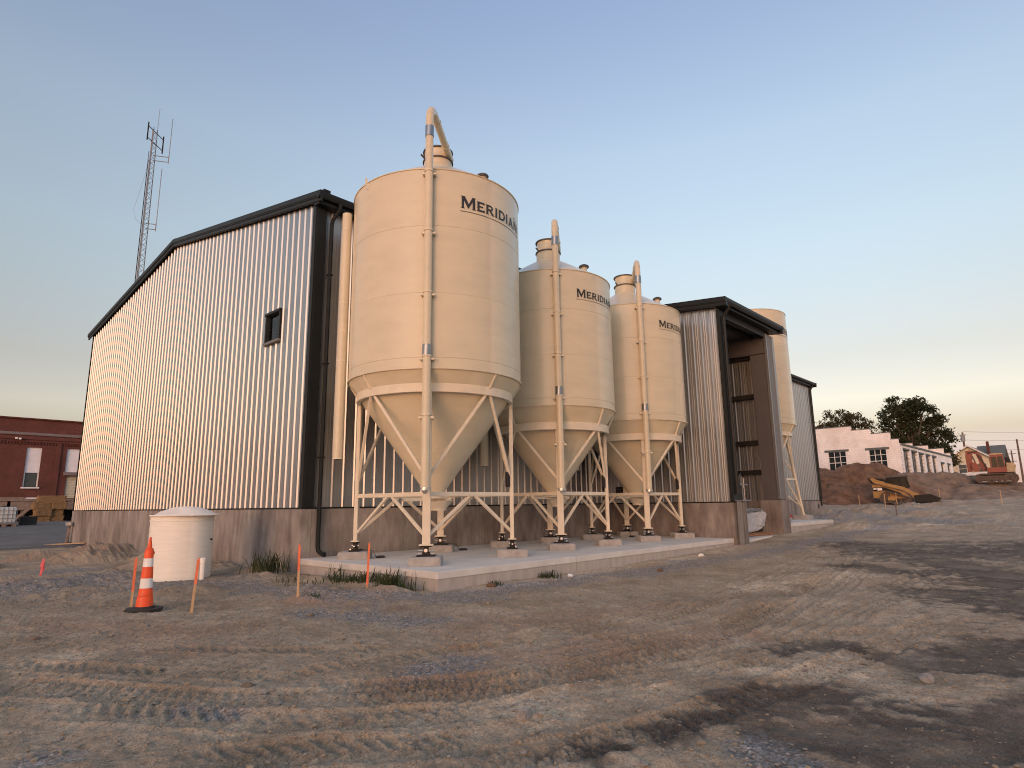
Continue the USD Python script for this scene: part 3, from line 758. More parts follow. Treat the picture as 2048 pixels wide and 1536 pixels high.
def make_bay():
    zf = -.08
    MB().cbox((BX0, BY, -.7), (BX0 + .3, 5.47, ZF), .012).build('base_wall', 'wall_concrete', bay)
    MB().cbox((BX0 + .303, .05, -.7), (BX1 - .5, 5.47, zf), .012).build('floor_slab', 'slab_concrete', bay)
    MB().cbox((BX0 + .303, BY - .02, -.7), (BX1 - .9, .046, zf - .004), .012).build('floor_slab', 'slab_concrete', bay)
    MB().cbox((BX1 - .45, .78, -.7), (BX1, 5.47, ZF + .02), .012).build('base_wall', 'wall_concrete', bay)
    MB().cbox((BX1 - .88, BY - .04, -.7), (BX1 - .02, .777, ZF + .04), .015).build('corner_pier', 'wall_concrete', bay)
    MB().cbox((BX0 - .012, BY - .012, ZF - .03), (BX0 + .2, 5.42, ZF + .012), .004).build('base_flashing', 'black_trim', bay)
    xs = BX0 + .075
    u = BY + .02
    while u < 5.4:
        e = min(u + 3 * PITCH, 5.45)
        sheet(bay, lambda a, o, z: (xs - o, a, z), u, e, ZF + .012, lambda a: bay_z(a) - .2)
        u = e
    # inside face of the left wall and the right wall with its sheets seen from inside
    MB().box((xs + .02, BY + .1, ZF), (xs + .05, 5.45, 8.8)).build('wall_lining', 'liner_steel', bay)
    xr = BX1 - .25
    u = .62
    while u < 5.4:
        e = min(u + 3 * PITCH, 5.45)
        sheet(bay, lambda a, o, z: (xr - o * .9, a, z), u, e, ZF + .02, lambda a: bay_z(a) - .22)
        u = e
    MB().box((BX1 - .19, .02, ZF + .04), (BX1 - .15, 5.46, 8.85)).build('right_wall_sheet', 'galvalume', bay)
    for z in (2.52, 3.80, 5.84, 7.62):
        MB().cbox((xr - .26, .60, z - .10), (xr - .04, 5.44, z + .10), .008).build('wall_girt', 'black_steel', bay)
    # steel portal column by the opening and rafter above
    col = MB().prism([(0.0, ZF + .04), (.62, ZF + .04), (.70, 7.9), (0.0, 7.9)], BX1 - .80, BX1 - .40, ((0, 0, 0), (0, 1, 0), (1, 0, 0), (0, 0, 1)))
    c = col.build('portal_column', 'grey_steel', bay)
    MB().cbox((BX1 - .83, -.02, 7.60), (BX1 - .37, .74, 7.63), .004).build('cap_plate', 'black_steel', c)
    MB().prism([(0.0, 7.63), (1.2, 7.63), (5.4, 7.95), (5.4, 8.6), (0, 8.55)], BX1 - .78, BX1 - .42, ((0, 0, 0), (0, 1, 0), (1, 0, 0), (0, 0, 1))).build('rafter', 'grey_steel', bay)
    # back wall high up (hall side) and dark ceiling
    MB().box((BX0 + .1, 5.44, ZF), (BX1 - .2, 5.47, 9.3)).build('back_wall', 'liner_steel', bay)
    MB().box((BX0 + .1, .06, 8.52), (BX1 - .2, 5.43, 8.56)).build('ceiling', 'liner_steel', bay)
    for k in range(3):
        MB().cbox((BX0 + .1, .5 + k * 1.6, 8.3), (BX1 - .8, .62 + k * 1.6, 8.5), .01).build('purlin', 'black_steel', bay)
    # front jambs: black on the left, galvanised on the right
    MB().cbox((BX0 + .03, BY - .03, ZF + .012), (BX0 + .48, BY + .12, 8.55), .008).build('front_jamb', 'black_trim', bay)
    MB().cbox((BX1 - .86, BY - .03, ZF + .06), (BX1 - .80, BY + .09, 8.45), .008).build('front_jamb', 'galvanised', bay)
    MB().cbox((BX1 - .795, BY - .01, ZF + .06), (BX1 - .22, BY + .03, 8.45), .008).build('front_jamb', 'liner_steel', bay)
    MB().cbox((BX1 - .215, BY - .04, ZF + .06), (BX1 - .03, BY + .09, 8.45), .008).build('front_jamb', 'galvanised', bay)
    MB().box((BX0 + .5, BY + .02, 8.30), (BX1 - .87, BY + .10, 8.62)).build('opening_header', 'black_steel', bay)
    # roof, rakes, gutter
    x0, x1 = BX0 - .25, BX1 + .25
    MB().prism([(-.36, bay_z(-.36) - .10), (5.42, bay_z(5.42) - .10), (5.42, bay_z(5.42) - .01), (-.36, bay_z(-.36) - .01)], x0 + .03, x1 - .03, ((0, 0, 0), (0, 1, 0), (1, 0, 0), (0, 0, 1))).build('roof', 'galvalume', bay)
    prof = [(0, .02), (-.09, .02), (-.105, .0), (-.105, -.15), (-.085, -.165), (-.085, -.19), (-.06, -.205), (-.06, -.30), (-.04, -.33), (.1, -.33), (.1, -.2)]
    for xe, sg in ((x0 + .08, 1), (x1 - .08, -1)):
        n, v = len(prof), []
        for yy in (-.5, 5.42):
            v += [(xe + sg * p, yy, bay_z(yy) + q) for p, q in prof]
        m = MB().add(v, [[k, (k + 1) % n, n + (k + 1) % n, n + k] for k in range(n)])
        m.add([v[k] for k in range(n)], [[0, k, k + 1] for k in range(1, n - 1)])
        m.build('rake_trim', 'black_trim', bay)
    ze = bay_z(-.4)
    gp = [(0, 0), (-.13, 0), (-.15, -.02), (-.15, -.12), (-.12, -.19), (-.09, -.24), (0, -.24)]
    MB().prism([(-.35 + p, ze + .02 + q) for p, q in gp], x0 + .1, x1 - .02, ((0, 0, 0), (0, 1, 0), (1, 0, 0), (0, 0, 1))).build('gutter', 'black_trim', bay)
    MB().box((x0 + .2, -.34, ze - .32), (x1 - .2, .0, ze - .24)).build('soffit', 'black_trim', bay)
    x, y = BX0 + .22, BY - .1
    MB().tube([(x - .02, -.42, ze - .2), (x - .02, -.42, ze - .34), (x, y, ze - .62), (x, y, ze - .75), (x, y, 1.55)], .065, n=8).build('downspout', 'black_trim', bay, smooth=40)
    # small louvre low on the side wall
    lv = MB().cbox((BX0 - .01, 4.3, 1.45), (BX0 + .05, 4.95, 1.95), .01).build('louvre', 'black_steel', bay)
    for k in range(4):
        MB().cbox((BX0 - .03, 4.34, 1.5 + k * .11), (BX0 - .012, 4.91, 1.54 + k * .11), .004).build('louvre_blade', 'grey_steel', lv)


make_bay()

# ------------------------------------------------------------------ lettering: heavy capitals with small wedge serifs, first letter larger
def glyph(ch):
    s = .2                                     # stem
    R_ = lambda x0, y0, x1, y1: sbox(x0, y0, x1, y1)
    ser = lambda x, y, w=.30: sbox(x - w / 2, y - .035 if y > .5 else y, x + w / 2, y if y > .5 else y + .035)
    if ch == 'M':
        g = [R_(.06, 0, .23, 1), R_(.92, 0, 1.12, 1), Polygon([(.06, 1), (.30, 1), (.66, .30), (.56, .02)]), Polygon([(1.12, 1), (.90, 1), (.52, .22), (.58, .02)]), ser(.14, 0, .28), ser(1.02, 0, .32), ser(.15, 1, .30), ser(1.03, 1, .30)]
        return unary_union(g), 1.18
    if ch == 'E':
        g = [R_(.05, 0, .26, 1), R_(.05, 0, .80, .17), R_(.05, .83, .78, 1), R_(.05, .43, .62, .58), R_(.72, 0, .80, .24), R_(.70, .76, .78, 1), R_(0, 0, .1, .035), R_(0, .965, .1, 1)]
        return unary_union(g), .84
    if ch == 'R':
        bowl = affinity.scale(Polygon([(math.cos(t), math.sin(t)) for t in np.linspace(0, 2 * np.pi, 40)[:-1]]), .30, .29, origin=(0, 0))
        hole = affinity.scale(bowl, .42, .44, origin=(0, 0))
        b = unary_union([affinity.translate(bowl, .50, .71), R_(.05, .42, .50, 1)]).difference(unary_union([affinity.translate(hole, .50, .71), R_(.26, .583, .50, .837)]))
        leg = Polygon([(.36, .46), (.60, .46), (.98, 0), (.70, 0)])
        return unary_union([b, R_(.05, 0, .26, 1), leg, R_(0, 0, .33, .035), R_(0, .965, .1, 1), R_(.66, 0, 1.0, .035)]), .98
    if ch == 'I':
        return unary_union([R_(.06, 0, .27, 1), R_(0, 0, .33, .035), R_(0, .965, .33, 1)]), .36
    if ch == 'D':
        e = affinity.scale(Polygon([(math.cos(t), math.sin(t)) for t in np.linspace(0, 2 * np.pi, 60)[:-1]]), .52, .5, origin=(0, 0))
        o = unary_union([affinity.translate(e, .44, .5).intersection(R_(.44, 0, 1, 1)), R_(.05, 0, .45, 1)])
        h = unary_union([affinity.translate(affinity.scale(e, .58, .66, origin=(0, 0)), .44, .5).intersection(R_(.44, 0, 1, 1)), R_(.26, .17, .45, .83)])
        return unary_union([o.difference(h), R_(0, 0, .1, .035), R_(0, .965, .1, 1)]), 1.0
    if ch == 'A':
        g = Polygon([(.38, 1), (.58, 1), (.98, 0), (.72, 0), (.46, .72), (.24, 0), (.06, 0)])
        return unary_union([g, R_(.24, .22, .74, .35), R_(0, 0, .32, .035), R_(.64, 0, 1.04, .035)]), 1.04
    if ch == 'N':
        g = [R_(.06, 0, .22, 1), R_(.84, 0, 1.0, 1), Polygon([(.06, 1), (.32, 1), (1.0, 0), (.78, 0)]), R_(0, 0, .29, .035), R_(.77, .965, 1.07, 1), R_(0, .965, .2, 1)]
        return unary_union(g), 1.08


def wrap_text(parent, c, R_, th0, z0, h):
    """the maker's name round the shell, read to the right, starting at angle th0 (degrees)"""
    def put(shape, name):
        m = MB()
        w0, _, w1, _ = shape.bounds
        k = math.floor(w0 / .05)
        while k * .05 < w1:
            piece = shape.intersection(sbox(k * .05, -9, k * .05 + .05, 9))
            for g in getattr(piece, 'geoms', [piece]):
                if g.geom_type == 'Polygon' and g.area > 1e-7:
                    t = trimesh.creation.extrude_polygon(g, .003, engine='earcut')
                    a = math.radians(th0) + t.vertices[:, 0] / R_
                    r = R_ + .009 + t.vertices[:, 2]
                    m.add(np.stack([c[0] + r * np.cos(a), c[1] + r * np.sin(a), z0 + t.vertices[:, 1]], 1), t.faces)
            k += 1
        return m.build(name, 'letter_black', parent)
    u = 0.0
    for i, ch in enumerate('MERIDIAN'):
        g, adv = glyph(ch)
        hh = h if i == 0 else h * .80
        wd = hh * (1.04 if i == 0 else 1.10)
        put(affinity.translate(affinity.scale(g, wd, hh, origin=(0, 0)), u, 0 if i == 0 else .03 * h), 'letter')
        u += adv * wd + (.10 if i == 0 else .085) * h
    put(sbox(-.06 * h, -.27 * h, u + .05, -.235 * h), 'underline')
    # thin arc over the last letters, joining the right end of the rule
    t = np.linspace(math.radians(5), math.radians(112), 40)
    pts = [(u - .78 * h + .86 * h * math.cos(a), -.25 * h + 1.36 * h * math.sin(a)) for a in t]
    put(LineString(pts).buffer(.018 * h), 'globe_arc')


def roof_surface(R_, zt, slope):
    return lambda r: zt + (R_ - r) * slope


def make_silo(name, label, cx, cy, R_, zb, zt, ring_r, ring, a, slope, col, pads, beam_z, texts, n=72, splay=0.0, fill=True, zpad=.187):
    """ring: (z0, z1) of the compression ring; col: (base, clamp, top) of the filler collar; a: half the leg square"""
    S = thing(name, label, 'silo', group=None)
    ax = lambda r, deg, z: np.array([cx + r * math.cos(math.radians(deg)), cy + r * math.sin(math.radians(deg)), z])
    # shell in four courses with fine seams
    H = zt - zb
    cuts = [zb, zb + .045 * H, zb + .36 * H, zb + .70 * H, zt]
    for k in range(4):
        z0, z1 = cuts[k] + (.0012 if k else 0), cuts[k + 1] - .0012
        r = R_ + (.002 if k % 2 else 0)
        prof = [(r - .02, z0), (r - .003, z0), (r, z0 + .004)] + [(r, z0 + (z1 - z0) * t) for t in (.33, .66)] + [(r, z1 - .004), (r - .003, z1), (r - .02, z1)]
        MB().lathe(prof, (cx, cy, 0), n).build('shell_course', 'cream_paint', S, smooth=25)
    MB().lathe([(R_ - .03, zb), (R_ - .03, zt)], (cx, cy, 0), n).build('shell_lining', 'cream_paint', S, smooth=True)
    # lip at the foot of the shell, eave bead, roof cone
    MB().lathe([(R_ - .02, zb - .05), (R_ + .025, zb - .05), (R_ + .03, zb - .02), (R_ + .025, zb - .002), (R_ - .02, zb - .002)], (cx, cy, 0), n).build('shell_lip', 'cream_paint', S, smooth=30)
    rz = roof_surface(R_, zt, slope)
    rc = .42
    MB().lathe([(R_ - .02, zt - .012), (R_ + .02, zt - .01), (R_ + .025, zt + .01), (R_ - .01, zt + .022), (R_ * .6, rz(R_ * .6) + .012), (rc, rz(rc) + .012)], (cx, cy, 0), n).build('roof_cone', 'cream_paint', S, smooth=30)
    # hopper
    zo = beam_z + .06
    MB().lathe([(R_ - .015, zb - .004), (R_ - .02, zb - .06), (.24, zo), (.24, zo - .1)], (cx, cy, 0), n).build('hopper', 'cream_paint', S, smooth=30)
    for k in range(8):
        d = 22.5 + 45 * k
        z1 = zb - .08
        f = (zb - .06 - (zo + .03)) / (R_ - .02 - .24)
        MB().bar(ax(R_ - .05 + .006, d, zb - .09), ax(.30, d, zo + .06 * f + .02), .012, .006, up=(math.cos(math.radians(d)), math.sin(math.radians(d)), 0)).build('hopper_seam', 'cream_paint', S)
    # compression ring
    z0, z1 = ring
    MB().lathe([(ring_r - .10, z0), (ring_r, z0), (ring_r + .008, z0 + .008), (ring_r + .008, z1 - .008), (ring_r, z1), (ring_r - .10, z1), (ring_r - .10, z0)], (cx, cy, 0), n).build('support_ring', 'cream_steel', S, smooth=25)
    for k in range(8):
        d = 45 * k
        p, q = ax(R_ - .01, d, zb - .05), ax(ring_r + .0, d, z1 - .06)
        MB().bar(p, q, .05, .05, c=.008).build('ring_gusset', 'cream_steel', S)
    # legs with base plate, load cell and bolts
    feet = {}
    for nm, (sx, sy) in (('f', (-1, -1)), ('r', (1, -1)), ('b', (1, 1)), ('l', (-1, 1))):
        d = math.degrees(math.atan2(sy, sx))
        rr = a * math.sqrt(2)
        rad = np.array([math.cos(math.radians(d)), math.sin(math.radians(d)), 0])
        tan = np.array([-rad[1], rad[0], 0])
        top = ax(rr, d, z0 + .03)
        zfoot = zpad + (.25 if pads else .02)
        bot = ax(rr + splay, d, zfoot)
        feet[nm] = (rr, d)
        m = MB()
        m.bar(bot, top, .185, .10, up=rad, c=.012)
        leg = m.build('leg', 'cream_steel', S)
        fr = lambda u, v, z, o=bot: np.array([o[0], o[1], 0]) + rad * u + tan * v + np.array([0, 0, z])
        m = MB()
        v = MB().cbox((-.10, -.16, zfoot - .018), (.10, .16, zfoot + .012), .006).arr()
        m.add(np.stack([fr(*q) for q in v[0]]), v[1])
        m.build('base_plate', 'cream_steel', leg)
        if pads:
            m = MB()
            for lo, hi in (((-.13, -.21, zpad), (.13, .21, zpad + .03)), ((-.055, -.055, zpad + .03), (.055, .055, zfoot - .02)), ((-.09, -.12, zfoot - .05), (.09, .12, zfoot - .02)), ((-.06, -.085, zpad + .03), (.06, .085, zpad + .09))):
                v = MB().cbox(lo, hi, .006).arr()
                m.add(np.stack([fr(*q) for q in v[0]]), v[1])
            m.build('load_cell', 'black_steel', leg)
            for sgn in (-1, 1):
                for zz, off, ln in ((zpad + .125, .075, .10), (zpad + .055, .12, .06)):
                    m = MB()
                    p = fr(0 if ln > .08 else .09, sgn * off, zz)
                    q = fr(0 if ln > .08 else .09, sgn * (off + ln), zz)
                    m.tube([p, q], .020, n=8)
                    m.build('bolt', 'bolt_zinc', leg)
            m = MB()
            m.tube([fr(.055, 0, zpad + .13), fr(.085, 0, zpad + .13)], .04, n=10)
            m.tube([fr(-.055, 0, zpad + .13), fr(-.085, 0, zpad + .13)], .04, n=10)
            m.build('bolt', 'bolt_zinc', leg)
    order = ['f', 'r', 'b', 'l']
    for k in range(4):
        (r1, d1), (r2, d2) = feet[order[k]], feet[order[(k + 1) % 4]]
        lean = lambda r, z: r + splay * (z0 - z) / (z0 - zpad)
        P = lambda z, r=r1, d=d1: ax(lean(r, z) - .0, d, z)
        Q = lambda z, r=r2, d=d2: ax(lean(r, z) - .0, d, z)
        pb, qb = P(beam_z), Q(beam_z)
        mid = (pb + qb) / 2
        dv = (qb - pb) / np.linalg.norm(qb - pb)
        MB().bar(pb + dv * .05, qb - dv * .05, .07, .10, c=.008).build('beam', 'cream_steel', S)
        lowp, lowq = P(zpad + .25 + .18), Q(zpad + .25 + .18)
        MB().bar(mid - dv * .10 + (0, 0, -.05), lowp + dv * .03, .066, .066, c=.006).build('brace', 'cream_steel', S)
        MB().bar(mid + dv * .10 + (0, 0, -.05), lowq - dv * .03, .066, .066, c=.006).build('brace', 'cream_steel', S)
        dm = d1 + 45 if k != 2 else d1 + 45
        rm = ring_r - .05
        up = ax(rm, dm, z0 + .06)
        zj = beam_z + .38
        MB().bar(up - dv * .05, P(zj) + dv * .03, .066, .07, c=.006).build('brace', 'cream_steel', S)
        MB().bar(up + dv * .05, Q(zj) - dv * .03, .066, .07, c=.006).build('brace', 'cream_steel', S)
    # slide gate under the hopper
    c40, s40 = math.cos(math.radians(-40)), math.sin(math.radians(-40))
    fr2 = lambda q: np.array([cx + c40 * q[0] - s40 * q[1], cy + s40 * q[0] + c40 * q[1], q[2]])
    def gbox(mb, lo, hi):
        v = MB().cbox(lo, hi, .006).arr()
        return mb.add(np.stack([fr2(q) for q in v[0]]), v[1])
    zg = zo - .12
    g = MB()
    for yy in (-.24, .22):
        gbox(g, (-.82, yy, zg - .09), (.46, yy + .03, zg - .01))
    gbox(g, (-.82, -.24, zg - .085), (-.78, .25, zg - .02))
    gbox(g, (.42, -.24, zg - .085), (.46, .25, zg - .02))
    gate = g.build('slide_gate', 'cream_steel', S)
    g = MB()
    gbox(g, (-.34, -.21, zg - .06), (.40, .22, zg - .045))
    g.build('gate_plate', 'galvanised', gate)
    MB().lathe([(.22, zg + .02), (.40, zg + .0), (.40, zg - .03)], (cx, cy, 0), 24).build('outlet_flange', 'cream_steel', gate, smooth=30)
    MB().lathe([(.36, zg - .1), (.20, zg - .28), (.20, zg - .33)], (cx + .1, cy - .05, 0), 24).build('outlet_spout', 'cream_steel', gate, smooth=30)
    # filler collar with two dark flange rings
    cb, cc, ct = col
    C_ = MB().lathe([(.41, cb - .06), (.40, cc - .02), (.385, cc + .05), (.36, cc + .10), (.385, ct - .03), (.40, ct)], (cx, cy, 0), 36).build('filler_collar', 'cream_paint', S, smooth=40)
    for zz, rr in ((ct, .405), (cc, .41)):
        MB().lathe([(rr - .02, zz - .02), (rr + .025, zz - .02), (rr + .03, zz), (rr + .025, zz + .02), (rr - .02, zz + .02)], (cx, cy, 0), 36).build('collar_ring', 'grey_steel', C_, smooth=30)
    MB().lathe([(.0, ct - .01), (.39, ct - .01)], (cx, cy, 0), 36).build('lid', 'grey_steel', C_)
    h = MB()
    h.bar(ax(.44, 170, cc + .02), ax(.58, 175, cc + .06), .03, .05)
    h.build('latch', 'grey_steel', C_)
    # mushroom vent and lifting lug
    v = ax(1.38 * R_ / 2.28, -66, 0)
    zv = rz(1.38 * R_ / 2.28)
    V = MB().lathe([(.10, zv - .06), (.10, zv + .16), (.13, zv + .17)], (v[0], v[1], 0), 20).build('roof_vent', 'cream_paint', S, smooth=40)
    MB().lathe([(.0, zv + .165), (.16, zv + .165), (.175, zv + .19), (.16, zv + .23), (.10, zv + .265), (.0, zv + .28)], (v[0], v[1], 0), 20).build('vent_cap', 'grey_steel', V, smooth=40)
    p = ax(R_ + .005, 178, 0)
    MB().prism([(-.09, zt - .22), (.05, zt - .16), (.11, zt + .16), (.05, zt + .18), (-.04, zt - .05), (-.09, zt - .1)], -.008, .008, ((p[0], p[1], 0), (0, 1, 0), (1, 0, 0), (0, 0, 1))).build('lifting_lug', 'cream_paint', S)
    if fill:
        # fill pipe up the front, with couplers, clamps and the goose neck into the collar
        d = -135.0
        rp, pr = R_ + .13, .098
        zb_ = beam_z + .12
        ztop = col[2] - .50
        base = ax(rp, d, 0)
        m = MB()
        m.tube([(*base[:2], zb_), (*base[:2], zb + .35)], pr, n=16)
        m.tube([(*base[:2], zb + .36), (*base[:2], ztop - .35)], pr, n=16)
        pipe = m.build('fill_pipe', 'cream_paint', S, smooth=40)
        end = np.array([cx + .29, cy - .21, col[1] + .14])
        inw = end - np.array([base[0], base[1], ztop])
        L_ = np.linalg.norm(inw[:2])
        inw = np.array([inw[0] / L_, inw[1] / L_, 0])
        rb = .42
        cen = np.array([base[0], base[1], ztop]) + inw * rb
        elbow = arc(cen, rb, math.pi, math.radians(76), inw, np.array([0, 0, 1.0]), 14)
        pts = np.vstack([[(*base[:2], ztop - .34)], elbow, [elbow[-1] * .55 + end * .45], [end]])
        MB().tube(pts, pr, n=16).build('goose_neck', 'cream_paint', pipe, smooth=40)
        i1 = elbow[-1] * .88 + end * .12
        i2 = elbow[-1] * .35 + end * .65
        t_ = (end - elbow[-1]) / np.linalg.norm(end - elbow[-1])
        for q in (i1, i2):
            MB().tube([q - t_ * .02, q + t_ * .02], pr + .012, n=16).build('pipe_joint', 'cream_steel', pipe, smooth=40)
        for zc in (ztop - .36, zb + .35):
            MB().tube([(*base[:2], zc - .14), (*base[:2], zc + .14)], pr + .012, n=16).build('coupler', 'galvanised', pipe, smooth=40)
        MB().tube([(*base[:2], zb_ - .05), (*base[:2], zb_ + .02)], pr + .018, n=16).build('coupler', 'bolt_zinc', pipe, smooth=40)
        MB().tube([(*base[:2], zb_ - .13), (*base[:2], zb_ - .051)], [.03, .07], n=12).build('pipe_cap', 'bolt_zinc', pipe, smooth=40)
        rad = np.array([math.cos(math.radians(d)), math.sin(math.radians(d)), 0])
        tan = np.array([-rad[1], rad[0], 0])
        n_cl = 4
        zs = [zt - .14 - k * (zt - zb - .36) / 3 for k in range(4)] + [zb - 1.15]
        for zc in zs:
            m = MB()
            m.lathe([(pr + .002, zc - .02), (pr + .018, zc - .018), (pr + .018, zc + .018), (pr + .002, zc + .02)], (base[0], base[1], 0), 16)
            rin = .12 if zc > zb else (R_ + .13 - a * math.sqrt(2) - .05)
            for sg in (-1, 1):
                p = base + tan * sg * (pr + .03)
                m.bar((p[0], p[1], zc - .06), (p[0] - rad[0] * rin, p[1] - rad[1] * rin, zc - .06), .05, .05)
                m.bar((p[0] + tan[0] * sg * .05, p[1] + tan[1] * sg * .05, zc - .06), (p[0] - tan[0] * sg * .03, p[1] - tan[1] * sg * .03, zc - .06), .02, .04)
            m.build('pipe_clamp', 'cream_steel', pipe)
        # return air pipe at the back left
        bx, by = cx - .77 * (R_ + .2), cy + .64 * (R_ + .2)
        zt2 = zt - .22
        m = MB()
        m.tube([(bx, by, 2.50), (bx, by, zt2)], .128, n=18)
        air = m.build('air_pipe', 'cream_paint', S, smooth=40)
        MB().tube(np.vstack([[(bx, by, zt2)], arc((bx + .77 * .22, by - .64 * .22, zt2), .22, math.pi, math.radians(75), (.77, -.64, 0), (0, 0, 1), 8), [(cx - .77 * (R_ - .5), cy + .64 * (R_ - .5), zt2 + .28)]]), .126, n=18).build('air_elbow', 'cream_paint', air, smooth=40)
        for zz in (2.5, zb + .6, zb + 2.2, zb + 1.4, zt2 - .5):
            MB().tube([(bx, by, zz), (bx, by, zz + .03)], .134, n=18).build('pipe_joint', 'cream_steel', air, smooth=40)
        # black junction box hung on the right front leg
        q = ax(a * math.sqrt(2), -45, 0) + np.array([-.16, -.02, 0])
        MB().cbox((q[0] - .05, q[1] - .04, beam_z + .18), (q[0] + .06, q[1] + .06, beam_z + .58), .02).build('junction_box', 'black_steel', S)
    th, zt0, hh = texts
    wrap_text(S, (cx, cy), R_, th, zt0, hh)
    return feet


SILOS = [
    ('silo', 'largest cream hopper silo, nearest, by the corner of the metal hall', 2.407, 2.795, 2.28, 4.48, 9.50, 2.05, (3.93, 4.17), 1.414, .665, (10.70, 10.98, 11.29), 1.565, (-115.4, 8.53, .325)),
    ('silo', 'middle cream hopper silo of the three standing in front of the hall', 7.453, 2.915, 2.03, 4.20, 8.40, 1.80, (3.47, 3.70), 1.187, .62, (9.38, 9.74, 10.12), 1.60, (-116.3, 7.54, .27)),
    ('silo', 'cream hopper silo right beside the corrugated side wall of the loading bay', 12.223, 2.915, 2.03, 4.20, 8.40, 1.80, (3.47, 3.70), 1.187, .62, (9.38, 9.74, 10.12), 1.60, (-113.4, 7.55, .27)),
]
WHERE = {'f': 'front', 'r': 'right', 'b': 'rear', 'l': 'left'}
WHICH = ('largest, nearest silo', 'middle silo', 'silo beside the loading bay')
rnd = random.Random(5)
for si, (nm, lab, cx, cy, R_, zb, zt, rr, ring, a, sl, col, bz, tx) in enumerate(SILOS):
    feet = make_silo(nm, lab, cx, cy, R_, zb, zt, rr, ring, a, sl, col, True, bz, tx, n=96 if si == 0 else 72)
    for key, (r, d) in feet.items():
        x, y = cx + r * math.cos(math.radians(d)), cy + r * math.sin(math.radians(d))
        w, hgt = .37 + rnd.uniform(-.01, .02), .187
        v, f = MB().cbox((-w, -w * .95, -.02), (w, w * .95, hgt), .03).arr()
        jit = np.array([[rnd.uniform(-.006, .006) for _ in range(3)] for _ in v])
        v = v + jit * (v[:, 2:] > 0.02)
        v[:, 2] = np.minimum(v[:, 2], hgt)
        cs, sn = math.cos(math.radians(d)), math.sin(math.radians(d))
        p = MB().add(np.stack([x + cs * v[:, 0] - sn * v[:, 1], y + sn * v[:, 0] + cs * v[:, 1], v[:, 2]], 1), f).build('concrete_block', 'pad_concrete')
        tag(p, f'concrete footing block under the {WHERE[key]} leg of the {WHICH[si]}', 'footing', 'footing blocks under the silo legs')

# far silo beyond the bay, on splayed legs without load cells
make_silo('silo', 'far cream silo half hidden behind the loading bay', 23.80, 2.90, 2.03, 5.05, 10.80, 1.80, (4.45, 4.66), 1.187, .16, (11.05, 11.12, 11.2), False, 2.35, (-116.6, 9.60, .40), splay=.50, fill=False, zpad=.56)
for sx, sy, nm in ((1, -1, 'front right'), (-1, -1, 'front left')):
    r, d = 1.187 * math.sqrt(2) + .50, math.degrees(math.atan2(sy, sx))
    x, y = 23.80 + r * math.cos(math.radians(d)), 2.90 + r * math.sin(math.radians(d))
    tag(MB().cbox((x - .45, y - .35, .35), (x + .45, y + .35, .56), .03).build('concrete_block', 'pad_concrete'), f'concrete footing block under the {nm} leg of the far silo', 'footing', 'footing blocks under the silo legs')

# cables that run from the load cells over the slab, ending in dark coils
for k, (si, key, dx, dy, lab) in enumerate(((0, 'l', .55, -.32, 'left leg of the largest silo'), (0, 'b', .75, -.15, 'rear leg of the largest silo'), (0, 'r', .40, .28, 'right leg of the largest silo'), (2, 'b', -.4, -.45, 'rear leg of the silo beside the loading bay'))):
    cx, cy, a = SILOS[si][2], SILOS[si][3], SILOS[si][9]
    sx, sy = {'f': (-1, -1), 'r': (1, -1), 'b': (1, 1), 'l': (-1, 1)}[key]
    x, y = cx + sx * a, cy + sy * a
    rad = np.array([sx, sy]) / math.sqrt(2)
    p0 = np.array([x, y, .24]) - np.array([rad[0], rad[1], 0]) * 0.0 + np.array([.1 * np.sign(dx), -.05, 0])
    end = np.array([x + dx, y + dy, .012])
    e0 = p0 + (end - p0) * np.array([.62, .62, 0]) + np.array([0, 0, -.02])
    m = MB().tube([p0, p0 + (e0 - p0) * .5 + np.array([0, 0, -.03]), e0 + np.array([0, 0, -.03]), e0 + (end - e0) * .5 + np.array([0, 0, -.17]) * .6, end + np.array([-.04, 0, .0])], .009, n=6)
    for t in range(3):
        ang = np.linspace(0, 2 * np.pi, 18)
        m.tube(np.stack([end[0] + (.13 - .02 * t) * np.cos(ang), end[1] + (.09 - .01 * t) * np.sin(ang), np.full(18, .012 + .015 * t)], 1), .012, n=5)
    tag(m.build('sensor_cable', 'rope_black'), f'black cable coiled on slab by {lab}', 'cable', 'coiled cables on the slab')

# ------------------------------------------------------------------ things on the yard
def tank():
    x, y, R_ = -2.22, 6.98, .71
    zb = -.52
    T = thing('fibreglass_tank', 'white round fibreglass basin with a domed lid beside the end wall', 'tank')
    zt = 1.13
    prof = [(R_ - .02, zb), (R_, zb)] + [(R_ + .004 * math.sin(k * 2.1), zb + (zt - zb) * k / 30) for k in range(1, 30)] + [(R_, zt), (R_ - .03, zt)]
    MB().lathe(prof, (x, y, 0), 64).build('basin', 'fibreglass', T, smooth=40)
    cx, cy = x + .05, y - .03
    MB().lathe([(R_ - .03, zt + .002), (R_ + .09, zt + .002), (R_ + .10, zt + .012), (R_ + .09, zt + .03), (R_ - .02, zt + .035), (R_ * .8, zt + .115), (R_ * .45, zt + .20), (R_ * .2, zt + .23), (0, zt + .235)], (cx, cy, 0), 64).build('lid', 'fibreglass', T, smooth=40)
    MB().lathe([(R_ + .002, zt - .13), (R_ + .014, zt - .12), (R_ + .014, zt - .10), (R_ + .002, zt - .09)], (x, y, 0), 64).build('rim_band', 'fibreglass', T, smooth=40)
    d = np.array([CAM[0] - x, CAM[1] - y])
    d = d / np.linalg.norm(d)
    lf = np.array([d[1], -d[0]])
    p = np.array([x, y]) + (d * .42 - lf * .90) / np.hypot(.42, .9) * R_
    q = p + (p - np.array([x, y])) / R_ * .05
    MB().tube([(*p, .55), (*q, .55)], .02, n=8).build('bolt', 'black_steel', T)


tank()


